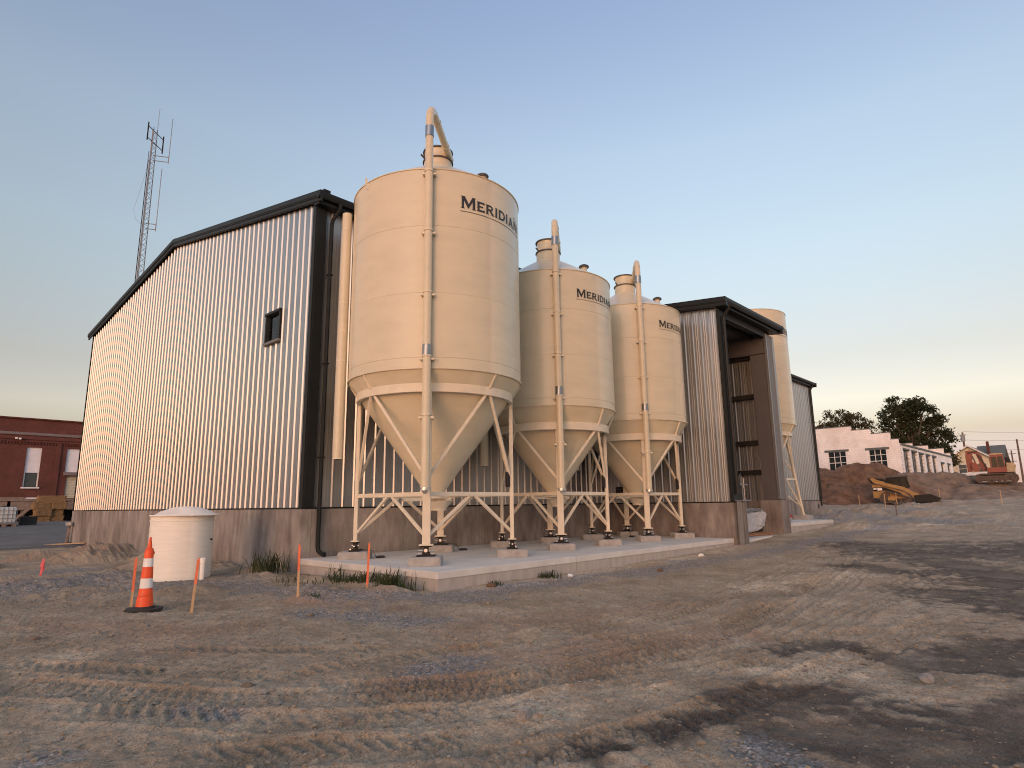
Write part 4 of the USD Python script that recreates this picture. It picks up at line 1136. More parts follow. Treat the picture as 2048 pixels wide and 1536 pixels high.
def stake(x, y, h, label, z=None, lean=(0, 0), mat_tip='spray_orange', tipf=.55, w=.042, wood='wood_lath', group='survey stakes in the dirt'):
    z = g1(x, y) if z is None else z
    S = thing('survey_stake', label, 'stake', group=group)
    top = np.array([x + lean[0], y + lean[1], z + h])
    bot = np.array([x, y, z - .12])
    k = bot + (top - bot) * (1 - tipf)
    nrm = np.array([CAM[0] - x, CAM[1] - y, 0])
    nrm = nrm / np.linalg.norm(nrm)
    MB().bar(bot, k, w, .014, up=nrm).build('lath', wood, S)
    m = MB().bar(k, top - (top - bot) * .03, w, .0144, up=nrm)
    m.bar(top - (top - bot) * .03, top, w * .6, .0144, up=nrm)
    m.build('painted_tip', mat_tip, S)
    return S


stake(-4.46, 2.76, .84, 'orange tipped wooden stake just behind the striped cone', lean=(.02, .02), tipf=.6)
stake(-4.07, 1.11, .86, 'orange tipped wooden stake in front of the white basin and pipe', lean=(.05, -.02), tipf=.42)
stake(-2.22, 1.10, .93, 'orange tipped wooden stake at the left end of the slab by weeds', lean=(-.02, .0), tipf=.45)
stake(-.62, 1.28, .93, 'orange tipped wooden stake standing against the slab edge among weeds', lean=(.03, .0), tipf=.8)
S = stake(-4.27, 10.9, .42, 'short stake with a pink ribbon at the dirt edge on the left', lean=(.05, .05), mat_tip='flag_pink', tipf=.8, w=.05)
tp = np.array([-4.22, 10.95, g1(-4.27, 10.9) + .42])
m = MB()
for k in range(3):
    m.bar(tp, tp + np.array([-.05 + .04 * k, .02, -.20 - .05 * k]), .035, .004, up=(0.5, 1, 0))
m.build('ribbon', 'flag_pink', S)
stake(-3.9, 21.3, .62, 'thin pale stake at the edge of the dark paved yard on the left', lean=(.02, 0), tipf=.2, mat_tip='wood_lath', w=.035)
for k, (u, v, lab) in enumerate(((44.3, 1.9, 'pale stake left of the tracked loader'), (45.5, 3.9, 'pale stake nearest the hall end in front of the brown dirt pile'), (47.9, 2.7, 'pale stake at the rear of the tracked loader'), (48.4, 2.0, 'pale stake beside the track of the loader'), (50.6, -4.3, 'pale stake in front of the grey dirt pile right of the bucket'), (52.5, -9.2, 'pale stake far right in front of the last dirt pile'), (56.3, .4, 'pale stake between loader bucket and dirt pile'))):
    stake(u, v, 1.0, lab, tipf=.1, mat_tip='wood_lath', w=.045, group='pale stakes round the dirt piles')
stake(34.2, -.9, .7, 'dark stake standing alone in grey gravel beyond the far slab', tipf=.05, mat_tip='pole_wood', wood='pole_wood', w=.07, group='pale stakes round the dirt piles')


def cone():
    x, y = -4.46, 2.08
    z = g1(x, y) - .01
    C_ = thing('traffic_cone', 'tall orange and white striped traffic cone on a black rubber base', 'traffic cone', (x, y, z), 20)
    m = MB()
    pts = [(.29 * math.cos(a), .29 * math.sin(a)) for a in np.radians(22.5 + 45 * np.arange(8))]
    t = trimesh.creation.extrude_polygon(Polygon(pts), .055, engine='earcut')
    m.tm(t)
    m.lathe([(.17, .05), (.155, .085), (.12, .085)], (0, 0, 0), 24)
    m.build('rubber_base', 'rubber', C_, smooth=20)
    prof = lambda z0, z1, r0, r1: [(r0 - .004, z0), (r0, z0 + .003), (r1, z1 - .003), (r1 - .004, z1)]
    rr = lambda z: np.interp(z, [.085, .36, 1.0], [.125, .100, .066])
    bands = [(.085, .255, 'cone_orange'), (.255, .375, 'cone_orange'), (.375, .535, 'cone_white'), (.535, .72, 'cone_orange'), (.72, .86, 'cone_white'), (.86, 1.0, 'cone_orange')]
    for k, (a, b, mm) in enumerate(bands):
        s = .006 if k == 0 else 0.0
        MB().lathe(prof(a + .0005, b, rr(a) + s, rr(b) + s), (0, 0, 0), 32).build('stripe' if mm == 'cone_white' else 'body_band', mm, C_, smooth=40)
    MB().lathe([(rr(1.0), 1.0), (.055, 1.02), (.035, 1.035), (.03, 1.10), (.02, 1.16), (.018, 1.205), (0, 1.21)], (0, 0, 0), 24).build('handle', 'cone_orange', C_, smooth=40)
    MB().tube([(.05, 0, .94), (.085, .0, .94)], .03, n=8).build('knob', 'cone_orange', C_)


cone()

m = MB().tube([(-2.02, 6.05, -.5), (-2.02, 6.05, .06)], .055, n=18)
m.tube([(-2.02, 6.05, .03), (-2.02, 6.05, .12)], .068, n=18)
P_ = thing('vent_pipe', 'short white plastic pipe with a cap standing in front of the basin', 'pipe')
m.build('pipe_body', 'pvc_white', P_, smooth=40)
MB().lathe([(.068, .12), (.066, .135), (.03, .145), (0, .147)], (-2.02, 6.05, 0), 18).build('cap', 'pvc_white', P_, smooth=40)

# board and post leaning against the far end of the concrete base
B_ = thing('timber_post', 'weathered timber post propped at the far left end of the concrete base', 'post')
MB().bar((XE - .25, 28.3, -.6), (XE - .12, 28.3, .75), .12, .09, c=.006).build('post', 'old_wood', B_)
MB().bar((XE - .25, 28.3, .62), (XE - .05, 28.1, .62), .3, .16, c=.01).build('block', 'pad_concrete', B_)
tag(MB().bar((-1.0, 27.9, -.33), (.1, 25.4, -.22), .14, .05, c=.004).build('loose_board', 'wood_lath'), 'pale loose board lying on dirt at the foot of the end wall', 'board')

# ------------------------------------------------------------------ weeds along the slab
def weed(x, y, h, n, spread, label, seed, z=None, leafy=False):
    r = random.Random(seed)
    z = g1(x, y) if z is None else z
    m = MB()
    for k in range(n):
        a = r.uniform(0, 2 * math.pi)
        l = h * r.uniform(.45, 1.1)
        bx, by = x + r.gauss(0, spread * .28), y + r.gauss(0, spread * .28)
        out = r.uniform(.1, .75) * l
        w = r.uniform(.006, .013) * (1.6 if leafy else 1)
        ns = 5
        p = [np.array([bx + math.cos(a) * out * (t ** 1.6), by + math.sin(a) * out * (t ** 1.6), z - .02 + l * (t - .38 * t * t * (out / l + .2) * 1.2)]) for t in np.linspace(0, 1, ns)]
        sd = np.array([-math.sin(a), math.cos(a), 0])
        v = []
        for t, q in zip(np.linspace(0, 1, ns), p):
            ww = w * (1 - t) ** .7 * (1 if t > 0 else .6) + .001
            v += [q - sd * ww, q + sd * ww]
        m.add(v, [[2 * i, 2 * i + 1, 2 * i + 3, 2 * i + 2] for i in range(ns - 1)])
        if leafy and r.random() < .7:
            for q in p[1:-1]:
                b = r.uniform(0, 6.28)
                d = np.array([math.cos(b), math.sin(b), r.uniform(-.1, .5)]) * r.uniform(.04, .10)
                e = np.array([-math.sin(b), math.cos(b), 0]) * .013
                m.add([q, q + d * .5 + e, q + d, q + d * .5 - e], [[0, 1, 2, 3]])
    return tag(m.build('weed_clump', 'weed_leaf'), label, 'weeds', 'weeds along the slab edge')


weed(-.62, 5.55, .78, 120, .75, 'tall dark weed clump by the concrete wall corner, left of the slab', 3, leafy=True)
weed(-.95, 3.9, .30, 34, .7, 'low weeds around the second stake by the slab end', 4)
weed(-.16, 3.3, .55, 26, .35, 'upright weed in front of the left slab edge', 5, leafy=True)
weed(-.2, 2.7, .22, 70, .75, 'low green ground weeds under the left slab edge', 6, leafy=True)
weed(-.18, 1.95, .42, 60, .55, 'weed tuft between the two stakes at the slab edge', 7, leafy=True)
weed(-.22, 1.05, .50, 85, .5, 'dense dark weed clump at the foot of the stake by the slab', 8, leafy=True)
weed(-.2, .45, .46, 45, .4, 'weeds close to the near slab corner', 9)
weed(1.55, -.22, .16, 70, .26, 'small grass tuft by the long slab edge, nearest the corner', 10)
weed(3.35, -.16, .24, 60, .5, 'small grass tuft midway along the long slab edge', 11, leafy=True)
weed(-2.0, .9, .14, 40, .30, 'flat dry weeds at the foot of the third stake', 12)
weed(-1.1, 2.9, .2, 45, .8, 'low scattered weeds on the dirt mound by the slab', 13)

# ------------------------------------------------------------------ loose stones
def rock(r, s, flat=.65):
    m = trimesh.creation.icosphere(1, 1.0)
    v = np.array(m.vertices)
    for _ in range(7):
        n = np.array([r.gauss(0, 1) for _ in range(3)])
        n /= np.linalg.norm(n)
        d = v @ n
        lim = r.uniform(.55, .85)
        v = v - np.maximum(d - lim, 0)[:, None] * n
    return v * s * np.array([1.25, .9, flat]), np.array(m.faces)


rr_ = random.Random(77)
for x, y, s, lab, mt in ((-4.28, -6.32, .075, 'pale angular stone in the dirt at the bottom centre', 'stone'), (-5.2, -5.3, .06, 'brown clod lower left of the pale stone', 'stone_dark'), (-5.35, -3.75, .055, 'dark clod where two tyre tracks meet', 'stone_dark'), (-2.9, -.55, .06, 'dark flat clod on the gravel before the slab corner', 'stone_dark'), (-1.4, -.9, .06, 'grey stone on the light gravel near the slab corner', 'stone'), (3.9, -.42, .085, 'white stone beside the long slab edge', 'pvc_white'), (10.2, -.6, .10, 'white flat stone near the galvanised post', 'pvc_white'), (6.1, -1.55, .09, 'reddish brown brick piece in front of the slab', 'dirt_brown'), (-.98, -8.45, .09, 'pale broken rock in dark soil at the lower right', 'stone'), (1.25, -.42, .11, 'brown clod with a weed tuft near the slab corner', 'dirt_brown'), (-6.2, .6, .05, 'dark clod at the far left of the yard', 'stone_dark')):
    v, f = rock(rr_, s)
    tag(MB().add(v + (x, y, g1(x, y) + s * .25), f).build('stone', mt), lab, 'stone')


def pebbles():
    r = np.random.default_rng(9)
    pr = random.Random(4)
    pi = UsdGeom.PointInstancer.Define(stage, '/World/pebbles')
    tag(pi, 'countless small pebbles and clods scattered over the dirt', 'pebbles', kind='stuff')
    protos = []
    for k in range(6):
        v, f = rock(pr, 1.0, .6)
        usdkit.mesh(stage, f'/World/pebbles/pebble_{k + 1:03d}', (v, f), L['stone' if k < 3 else 'clod'])
        protos.append(f'/World/pebbles/pebble_{k + 1:03d}')
    pi.CreatePrototypesRel().SetTargets([Sdf.Path(p) for p in protos])
    X, Y, Z = [], [], []
    # all over the near yard, thicker on the gravel
    x = r.uniform(-8, 16, 70000)
    y = r.uniform(-9.8, 9, 70000)
    d = np.hypot(x - CAM[0], y - CAM[1])
    keep = (r.random(len(x)) < np.clip(9 / d, 0, 1)) & ~((x > .1) & (y > -.05)) & (d > 3)
    x, y = x[keep], y[keep]
    gx, gy = [], []
    for line, wd in gravel[:8]:
        line = curve(line)
        for a, b in zip(line[:-1], line[1:]):
            n = int(np.hypot(*(b - a)) * wd * 150)
            t = r.random(n)
            q = a + (b - a) * t[:, None] + r.normal(0, wd * .55, (n, 2))
            gx.append(q[:, 0])
            gy.append(q[:, 1])
    gx, gy = np.concatenate(gx), np.concatenate(gy)
    kk = ~((gx > .1) & (gy > -.05)) & (np.hypot(gx - CAM[0], gy - CAM[1]) > 3)
    ng = int(kk.sum())
    x, y = np.concatenate([x, gx[kk]]), np.concatenate([y, gy[kk]])
    dz, col = ground_detail(x, y, None)
    z = ground_base(x, y) + dz
    s = .006 + .011 * r.random(len(x)) ** 2 + .022 * r.random(len(x)) ** 22
    s[-ng:] = .009 + .010 * r.random(ng)
    idx = np.where(r.random(len(x)) < .18, r.integers(0, 3, len(x)), r.integers(3, 6, len(x)))
    idx[-ng:] = r.integers(0, 3, ng)
    dk = (col[1] > .3) & (np.arange(len(x)) < len(x) - ng)
    s[dk & (r.random(len(x)) < .8)] *= .35
    s[dk] *= .8
    pi.CreatePositionsAttr(Vt.Vec3fArray.FromNumpy(np.stack([x, y, z + s * .2], 1).astype(np.float32)))
    pi.CreateScalesAttr(Vt.Vec3fArray.FromNumpy(np.repeat(s[:, None], 3, 1).astype(np.float32)))
    pi.CreateProtoIndicesAttr(Vt.IntArray.FromNumpy(idx.astype(np.int32)))
    a = r.uniform(0, np.pi, len(x))
    pi.CreateOrientationsAttr(Vt.QuathArray([Gf.Quath(float(math.cos(t)), 0, 0, float(math.sin(t))) for t in a]))


pebbles()

# ------------------------------------------------------------------ guard post at the bay, wrapped pallet, red extinguisher
G_ = thing('guard_post', 'tall galvanised steel channel guarding the left front corner of the loading bay', 'guard post')
x, y = 13.98, -.22
MB().cbox((x, y, -.5), (x + .46, y + .02, 1.30), .006).build('web', 'galvanised', G_)
MB().cbox((x, y - .14, -.5), (x + .02, y - .003, 1.30), .006).build('flange', 'galvanised', G_)
MB().cbox((x + .44, y - .14, -.5), (x + .46, y - .003, 1.30), .006).build('flange', 'galvanised', G_)
MB().cbox((x + .1, y - .17, 1.303), (x + .85, y + .12, 1.345), .008).build('top_plate', 'galvanised', G_)
H_ = thing('tool_rack', 'thin grey metal bracket standing on the guard post of the bay', 'bracket')
MB().tube([(x + .7, y, 1.34), (x + .68, y, 2.15)], .018, n=8).build('rod', 'galvanised', H_)
MB().tube([(x + .35, y, 1.9), (x + 1.05, y, 1.9)], .016, n=8).build('arm', 'galvanised', H_)
MB().tube([(x + .45, y, 1.9), (x + .40, y, 2.25), (x + .5, y, 2.3)], .014, n=8).build('hook', 'galvanised', H_)

W_ = thing('wooden_pallet', 'brown wooden pallet on the floor of the loading bay', 'pallet', (17.15, 1.05, -.08), -10)
for k in range(5):
    MB().cbox((-1.25, -.62 + k * .26, .10), (1.25, -.47 + k * .26, .125), .004).build('board', 'pallet_wood', W_)
for k in range(3):
    MB().cbox((-1.25, -.60 + k * .54, .022), (1.25, -.50 + k * .54, .098), .004).build('bearer', 'pallet_wood', W_)
for k in range(3):
    MB().cbox((-1.2 + k * 1.12, -.62, .0), (-1.05 + k * 1.12, .62, .020), .004).build('bottom_board', 'pallet_wood', W_)


def wrapped_load():
    m = trimesh.creation.icosphere(4, 1.0)
    v = np.array(m.vertices)
    v = np.sign(v) * np.abs(v) ** .45
    v = v * np.array([1.05, .56, .42])
    n = meshkit.fbm(v * 2.3 + 5, 3, 3)[:, None] - .5
    n2 = np.abs(meshkit.fbm(v * np.array([2.5, 7, 7]) + 9, 3, 8)[:, None] - .5) - .12
    v = v * (1 + .34 * n - .55 * n2)
    v[:, 2] += .14 * v[:, 0]
    v[:, 2] = np.maximum(v[:, 2], -.40)
    O = thing('wrapped_load', 'machine part wrapped in shiny plastic film lying on the pallet in the bay', 'wrapped load', (17.1, 1.05, .465), -10)
    MB().add(v, m.faces).build('film', 'plastic_wrap', O, smooth=50)
    for k in (-.5, .45):
        MB().bar((k, -.60, -.36), (k, .60, -.36), .03, .02).build('strap', 'black_steel', O)
    MB().bar((-.9, -.50, .40), (.85, -.48, .50), .12, .06, c=.01).build('metal_bar', 'galvanised', O)


wrapped_load()
E_ = thing('fire_hose_post', 'red post with a handle on the raised slab right of the bay pier', 'hydrant')
x, y = 20.0, .25
MB().tube([(x, y, .36), (x, y, 1.5)], .06, n=10).build('standpipe', 'red_paint', E_, smooth=40)
MB().tube([(x, y, 1.5), (x, y, 1.95)], .03, n=8).build('stem', 'loader_black', E_)
MB().tube([(x, y, .75), (x + .3, y - .1, .62)], .05, n=8).build('outlet', 'red_paint', E_, smooth=40)
MB().tube([(x - .12, y, 1.72), (x + .2, y, 1.95)], .025, n=8).build('handle', 'red_paint', E_)
tag(MB().cbox((20.2, .9, .36), (21.9, 1.8, .62), .02).build('timber_block', 'old_wood'), 'dark timber block on the raised slab next to the bay pier', 'block')

# ------------------------------------------------------------------ dirt piles
def pile(name, ridge, slope, mt, label, seed, x0, x1, y0, y1, step=.20):
    xs, ys = np.arange(x0, x1, step), np.arange(y0, y1, step)
    X, Y = np.meshgrid(xs, ys, indexing='ij')
    sh = X.shape
    X, Y = X.ravel(), Y.ravel()
    base = ground_base(X, Y)
    R_ = np.asarray(ridge, float)
    z = np.full(len(X), -9.0)
    P = np.stack([X, Y, 0 * X], -1)
    n = meshkit.fbm(P * .45, 4, seed) - .5
    n2 = meshkit.fbm(P * 1.6, 4, seed + 7) - .5 + .45 * (meshkit.fbm(P * 4.5, 2, seed + 9) - .5)
    for a, b in zip(R_[:-1], R_[1:]):
        d = b[:2] - a[:2]
        Ln = np.hypot(*d)
        d = d / Ln
        t = np.clip((X - a[0]) * d[0] + (Y - a[1]) * d[1], 0, Ln)
        dist = np.hypot(X - a[0] - t * d[0], Y - a[1] - t * d[1])
        zz = a[2] + (b[2] - a[2]) * t / Ln
        z = np.maximum(z, zz - slope * np.sqrt(dist ** 2 + .25) + slope * .5)
    z = z + n * 1.5 * np.clip((z - base) / 2, .25, 1) + n2 * .55 * np.clip((z - base) / .8, .2, 1)
    edge = np.minimum(np.minimum(X - x0, x1 - step - X), np.minimum(Y - y0, y1 - step - Y))
    z = np.where(edge < step * .6, base - .5, np.maximum(z, base - .35))
    i, j = np.meshgrid(np.arange(sh[0] - 1), np.arange(sh[1] - 1), indexing='ij')
    a = (i * sh[1] + j).ravel()
    f = np.stack([a, a + sh[1], a + sh[1] + 1, a + 1], 1)
    zq = z[f].max(1) > base[f].min(1) - .3
    used, inv = np.unique(f[zq], return_inverse=True)
    return tag(MB().add(np.stack([X, Y, z], 1)[used], inv.reshape(-1, 4)).build(name, mt, smooth=True), label, 'dirt pile', kind='structure')


pile('dirt_pile', [(55.6, 12.5, 3.4), (56.4, 9.6, 4.2), (57.2, 8.6, 3.95), (58.2, 7.6, 4.25), (59.4, 6.2, 4.62), (60.0, 5.4, 4.0)], .62, 'dirt_brown', 'tall reddish brown dirt pile behind the tracked loader', 3, 46, 68, -1, 18)
pile('dirt_pile', [(59.6, 4.9, 3.65), (60.6, 3.4, 3.75), (63.0, 2.2, 3.9), (66.0, .9, 3.8)], .58, 'dirt_grey', 'greyish dirt pile right of the brown one, below the white building', 9, 49, 74, -7, 10)
pile('dirt_pile', [(62.0, -1.2, 2.55), (64.5, -2.8, 2.62), (67.5, -5.2, 2.62), (72.0, -10.0, 2.7), (80, -18, 2.8)], .26, 'dirt_grey', 'low wide dirt pile carrying the excavator at the right edge', 15, 50, 90, -26, 4)

# ------------------------------------------------------------------ red brick building on the left
def brick_building():
    B = thing('brick_building', 'old red brick building with boarded windows behind the left end of the hall', 'building')
    y0, x0, x1, zt = 53.0, -26.0, 13.0, 8.58
    openings = [(1.84, 3.16, 2.84, 6.34), (4.55, 4.42, 5.55, 6.36), (4.70, 2.28, 6.6, 4.10), (-3.4, 3.16, -2.4, 6.34), (-8.4, 3.16, -7.4, 6.34)]
    wall = sbox(x0, -.5, x1, zt).difference(unary_union([sbox(a, b, c, d) for a, b, c, d in openings]))
    MB().prism(wall, y0, y0 + .4).build('front_wall', 'red_brick', B)
    MB().box((x0, y0 + .5, -.5), (x1, y0 + 14, zt - .4)).build('rear_block', 'red_brick', B)
    MB().cbox((x0, y0 - .14, zt), (x1, y0 + .5, zt + .12), .02).build('coping', 'red_band', B)
    MB().cbox((x0, y0 - .10, 7.30), (x1, y0 - .003, 7.52), .02).build('gutter', 'grey_gutter', B)
    for z0, z1, d in ((6.95, 7.22, .10), (6.75, 6.92, .05)):
        MB().cbox((x0, y0 - d, z0), (x1, y0 - .003, z1), .01).build('cornice_band', 'red_brick', B)
    for k in range(70):
        xx = -9.2 + k * .21
        if 3.7 < xx < 4.15 or xx > 6.5:
            continue
        MB().box((xx, y0 - .06, 6.56), (xx + .11, y0 - .003, 6.74)).build('corbel_brick', 'red_band', B)
    for xa in (3.82, -6.0, 9.5):
        MB().cbox((xa, y0 - .09, -.5), (xa + .30, y0 - .003, 6.74), .01).build('pilaster', 'red_brick', B)
    for (a, b, c, d) in (openings[0], openings[3], openings[4]):
        w = MB().cbox((a, y0 + .10, 4.30), (c, y0 + .16, d), .01).build('window', 'white_board', B)
        m = MB()
        for lo, hi in (((a, y0 + .06, b), (a + .09, y0 + .17, 4.29)), ((c - .09, y0 + .06, b), (c, y0 + .17, 4.29))):
            m.cbox(lo, hi, .008)
        m.build('frame', 'white_frame', w)
        MB().cbox((a - .10, y0 - .12, b - .12), (c + .10, y0 + .2, b + .0), .01).build('sill', 'white_frame', w)
        MB().box((a + .1, y0 + .12, b + .01), (c - .1, y0 + .14, 4.29)).build('screen', 'dark_screen', w)
    a, b, c, d = openings[1]
    MB().cbox((a, y0 + .10, b), (c, y0 + .16, d), .01).build('window', 'white_board', B)
    MB().cbox((4.45, y0 - .35, 4.13), (6.7, y0 + .1, 4.40), .02).build('canopy', 'grey_gutter', B)
    door = MB().box((4.75, y0 + .14, 2.28), (6.6, y0 + .2, 4.1)).build('roll_door', 'roll_door', B)
    for k in range(14):
        z = 2.30 + k * .128
        MB().cbox((4.72, y0 + .08, z), (6.6, y0 + .138, z + .112), .008).build('slat', 'roll_door', door)
    lamp = MB().cbox((1.05, y0 - .10, 7.30 - .2), (1.15, y0 - .003, 7.08), .01).build('security_lamp', 'pvc_white', B)
    MB().cbox((.95, y0 - .34, 6.93), (1.12, y0 - .12, 7.06), .02).build('lamp_head', 'pvc_white', lamp)
    MB().cbox((1.18, y0 - .34, 6.90), (1.34, y0 - .12, 7.03), .02).build('lamp_head', 'pvc_white', lamp)


brick_building()
D_ = thing('loading_dock', 'raised grey loading dock on dark posts in front of the brick building', 'dock')
MB().cbox((-14, 50.6, 2.02), (8, 52.85, 2.20), .02).build('deck', 'old_wood', D_)
for k in range(12):
    MB().cbox((-13.6 + k * 1.9, 50.7, .2), (-13.35 + k * 1.9, 50.95, 2.018), .02).build('post', 'pole_wood', D_)
for k in range(6):
    MB().cbox((-13.5 + k * 3.6, 50.62, 1.35), (-10.1 + k * 3.6, 50.69, 2.0), .01).build('skirt_board', 'old_wood', D_)
MB().box((-14, 52.3, .2), (8, 52.4, 2.018)).build('back_board', 'black_steel', D_)
tag(MB().cbox((1.9, 51.0, 2.205), (3.4, 52.3, 2.30), .01).build('sheet_stack', 'white_board'), 'white sheets stacked on the loading dock beneath the window', 'sheets')
tag(MB().cbox((.0, 51.2, 2.205), (1.75, 52.3, 2.33), .02).build('sheet_stack', 'old_wood'), 'grey boards stacked on the dock left of the white sheets', 'boards')
tag(MB().prism([(0, 0), (.9, .9), (1.0, .85), (.12, -.02)], 0, .9, ((1.0, 49.6, .55), (1, 0, 0), (0, 1, 0), (0, 0, 1))).build('leaning_board', 'old_wood'), 'grey board leaning under the loading dock beside the straw', 'board')

# straw bales stacked before the dock
def bale(x, y, z, lx, lz, ly, rz, label, seed):
    m = trimesh.creation.box((1, 1, 1))
    for _ in range(4):
        m = m.subdivide()
    v = np.array(m.vertices) * 2
    n = np.sign(v) * np.abs(v) ** .9
    v = n * .5 * np.array([lx, ly, lz])
    r = meshkit.fbm(v * 6 + seed * 3.1, 3, seed) - .5
    r2 = meshkit.fbm(v * 20 + seed, 2, seed + 1) - .5
    v = v * (1 + .22 * r[:, None] + .10 * r2[:, None])
    for k in (-.22, .22):
        v[:, 1:] *= (1 - .07 * np.exp(-((v[:, 0] - k * lx) / .05) ** 2))[:, None]
    c, s = math.cos(rz), math.sin(rz)
    v = np.stack([x + c * v[:, 0] - s * v[:, 1], y + s * v[:, 0] + c * v[:, 1], z + v[:, 2]], 1)
    tag(MB().add(v, m.faces).build('straw_bale', 'straw', smooth=True), label, 'straw bale', 'straw bales stacked before the dock')


zb = ground_base(3.0, 48.6) - .02
for k, (x, z, lx, lab) in enumerate(((2.45, .25, 1.15, 'bottom left bale of the straw stack'), (3.45, .25, .9, 'bottom right bale of the straw stack'), (2.55, .74, 1.0, 'second layer left bale of the straw stack'), (3.42, .74, .85, 'second layer right bale of the straw stack'), (2.45, 1.24, 1.05, 'third layer left bale bulging from the straw stack'), (3.5, 1.22, .95, 'third layer right bale of the straw stack'), (3.05, 1.72, 1.75, 'long straw bale lying on top of the stack'))):
    bale(x, 48.6 + .1 * math.sin(k * 2.3), float(zb) + z, lx, .52, .75, .10 * math.sin(k * 3.7), lab, k + 2)

# caged liquid tote at the left frame edge
def tote():
    x, y = -1.05, 39.6
    z = float(ground_base(x, y))
    T = thing('liquid_tote', 'white plastic liquid tote in a wire cage on a pallet at the left edge', 'tote', (x, y, z), 4)
    MB().cbox((-.54, -.45, .20), (.54, .45, 1.20), .06).build('tank', 'tote_plastic', T)
    P = MB().cbox((-.6, -.5, .14), (.6, .5, .17), .01).build('pallet', 'old_wood', T)
    for k in range(3):
        MB().cbox((-.6 + .5 * k, -.5, 0), (-.4 + .5 * k, .5, .139), .01).build('pallet_foot', 'old_wood', P)
    for k in range(6):
        xx = -.58 + k * .232
        MB().bar((xx, -.48, .17), (xx, -.48, 1.22), .02, .02).build('cage_bar', 'mast_steel', T)
    for k in range(5):
        zz = .30 + k * .225
        MB().bar((-.58, -.49, zz), (.58, -.49, zz), .022, .022).build('cage_bar', 'mast_steel', T)
        MB().bar((.59, -.48, zz), (.59, .48, zz), .022, .022).build('cage_bar', 'mast_steel', T)
    MB().tube([(0, 0, 1.2), (0, 0, 1.26)], .12, n=14).build('cap', 'black_steel', T)


tote()
tag(MB().cbox((-.1, 39.9, .38), (.75, 40.6, .95), .03).build('black_crate', 'rubber'), 'black crate on the paving beside the liquid tote', 'crate')

# ------------------------------------------------------------------ radio mast behind the hall
def mast():
    x, y, H = 9.3, 56.0, 39.6
    T = thing('radio_mast', 'slim grey lattice radio mast with antenna frames rising behind the hall roof', 'mast', (x, y, 0), 25)
    w0, w1 = .72, .44
    ang = [math.radians(90 + 120 * k) for k in range(3)]
    P = lambda k, z: np.array([(w0 + (w1 - w0) * z / H) * .577 * math.cos(ang[k]), (w0 + (w1 - w0) * z / H) * .577 * math.sin(ang[k]), z])
    for k in range(3):
        MB().tube([P(k, .5), P(k, H)], .042, n=6).build('mast_leg', 'mast_steel', T)
    z, i, m = 8.0, 0, MB()
    while z < H - .5:
        for k in range(3):
            a, b = k, (k + 1) % 3
            m.tube([P(a, z), P(b, z + .55)] if i % 2 == 0 else [P(b, z), P(a, z + .55)], .020, n=4, cap=False)
        z += .55
        i += 1
    tag(m.build('lattice_brace', 'mast_steel', T), kind='stuff')
    MB().tube([(-.34, .1, 9), (-.30, .1, 36)], .035, n=5).build('feeder_cable', 'black_steel', T)
    MB().tube([(-.28, .22, 9), (-.24, .2, 37)], .028, n=5).build('feeder_cable', 'black_steel', T)
    c, s = math.cos(-math.radians(60)), math.sin(-math.radians(60))
    R_ = lambda u, z: np.array([u * c, u * s, z])
    for z0, z1 in ((39.9, 38.4), (38.6, 37.2)):
        MB().tube([R_(-.62, z0), R_(.9, z1)], .045, n=5).build('antenna_frame', 'black_steel', T)
    for u, za, zb_ in ((-.62, 38.3, 40.3), (.9, 36.9, 38.8)):
        MB().tube([R_(u, za), R_(u, zb_)], .065, n=6).build('antenna', 'black_steel', T)
    for z0, u1, top in ((36.6, 1.55, 4.3), (29.2, 1.0, 6.0)):
        A = MB()
        A.tube([R_(.1, z0), R_(u1, z0 - .05)], .04, n=5)
        A.tube([R_(.1, z0 - .55), R_(u1, z0 - .6)], .04, n=5)
        A.tube([R_(u1, z0 - .75), R_(u1, z0 + .1)], .05, n=5)
        A.build('side_arm', 'mast_steel', T)
        MB().tube([R_(u1 + .02, z0 + .1), R_(u1 + .03, z0 + top)], .035, n=5).build('antenna', 'mast_steel', T)
    MB().tube([R_(.25, 39.4), R_(.28, 41.9)], .022, n=5).build('antenna', 'mast_steel', T)
    MB().tube([R_(-.25, 36), R_(-.6, 33.5), R_(-1.15, 30.6), R_(-.9, 29.6), R_(-.3, 29.0)], .014, n=4).build('loose_wire', 'mast_steel', T)


mast()

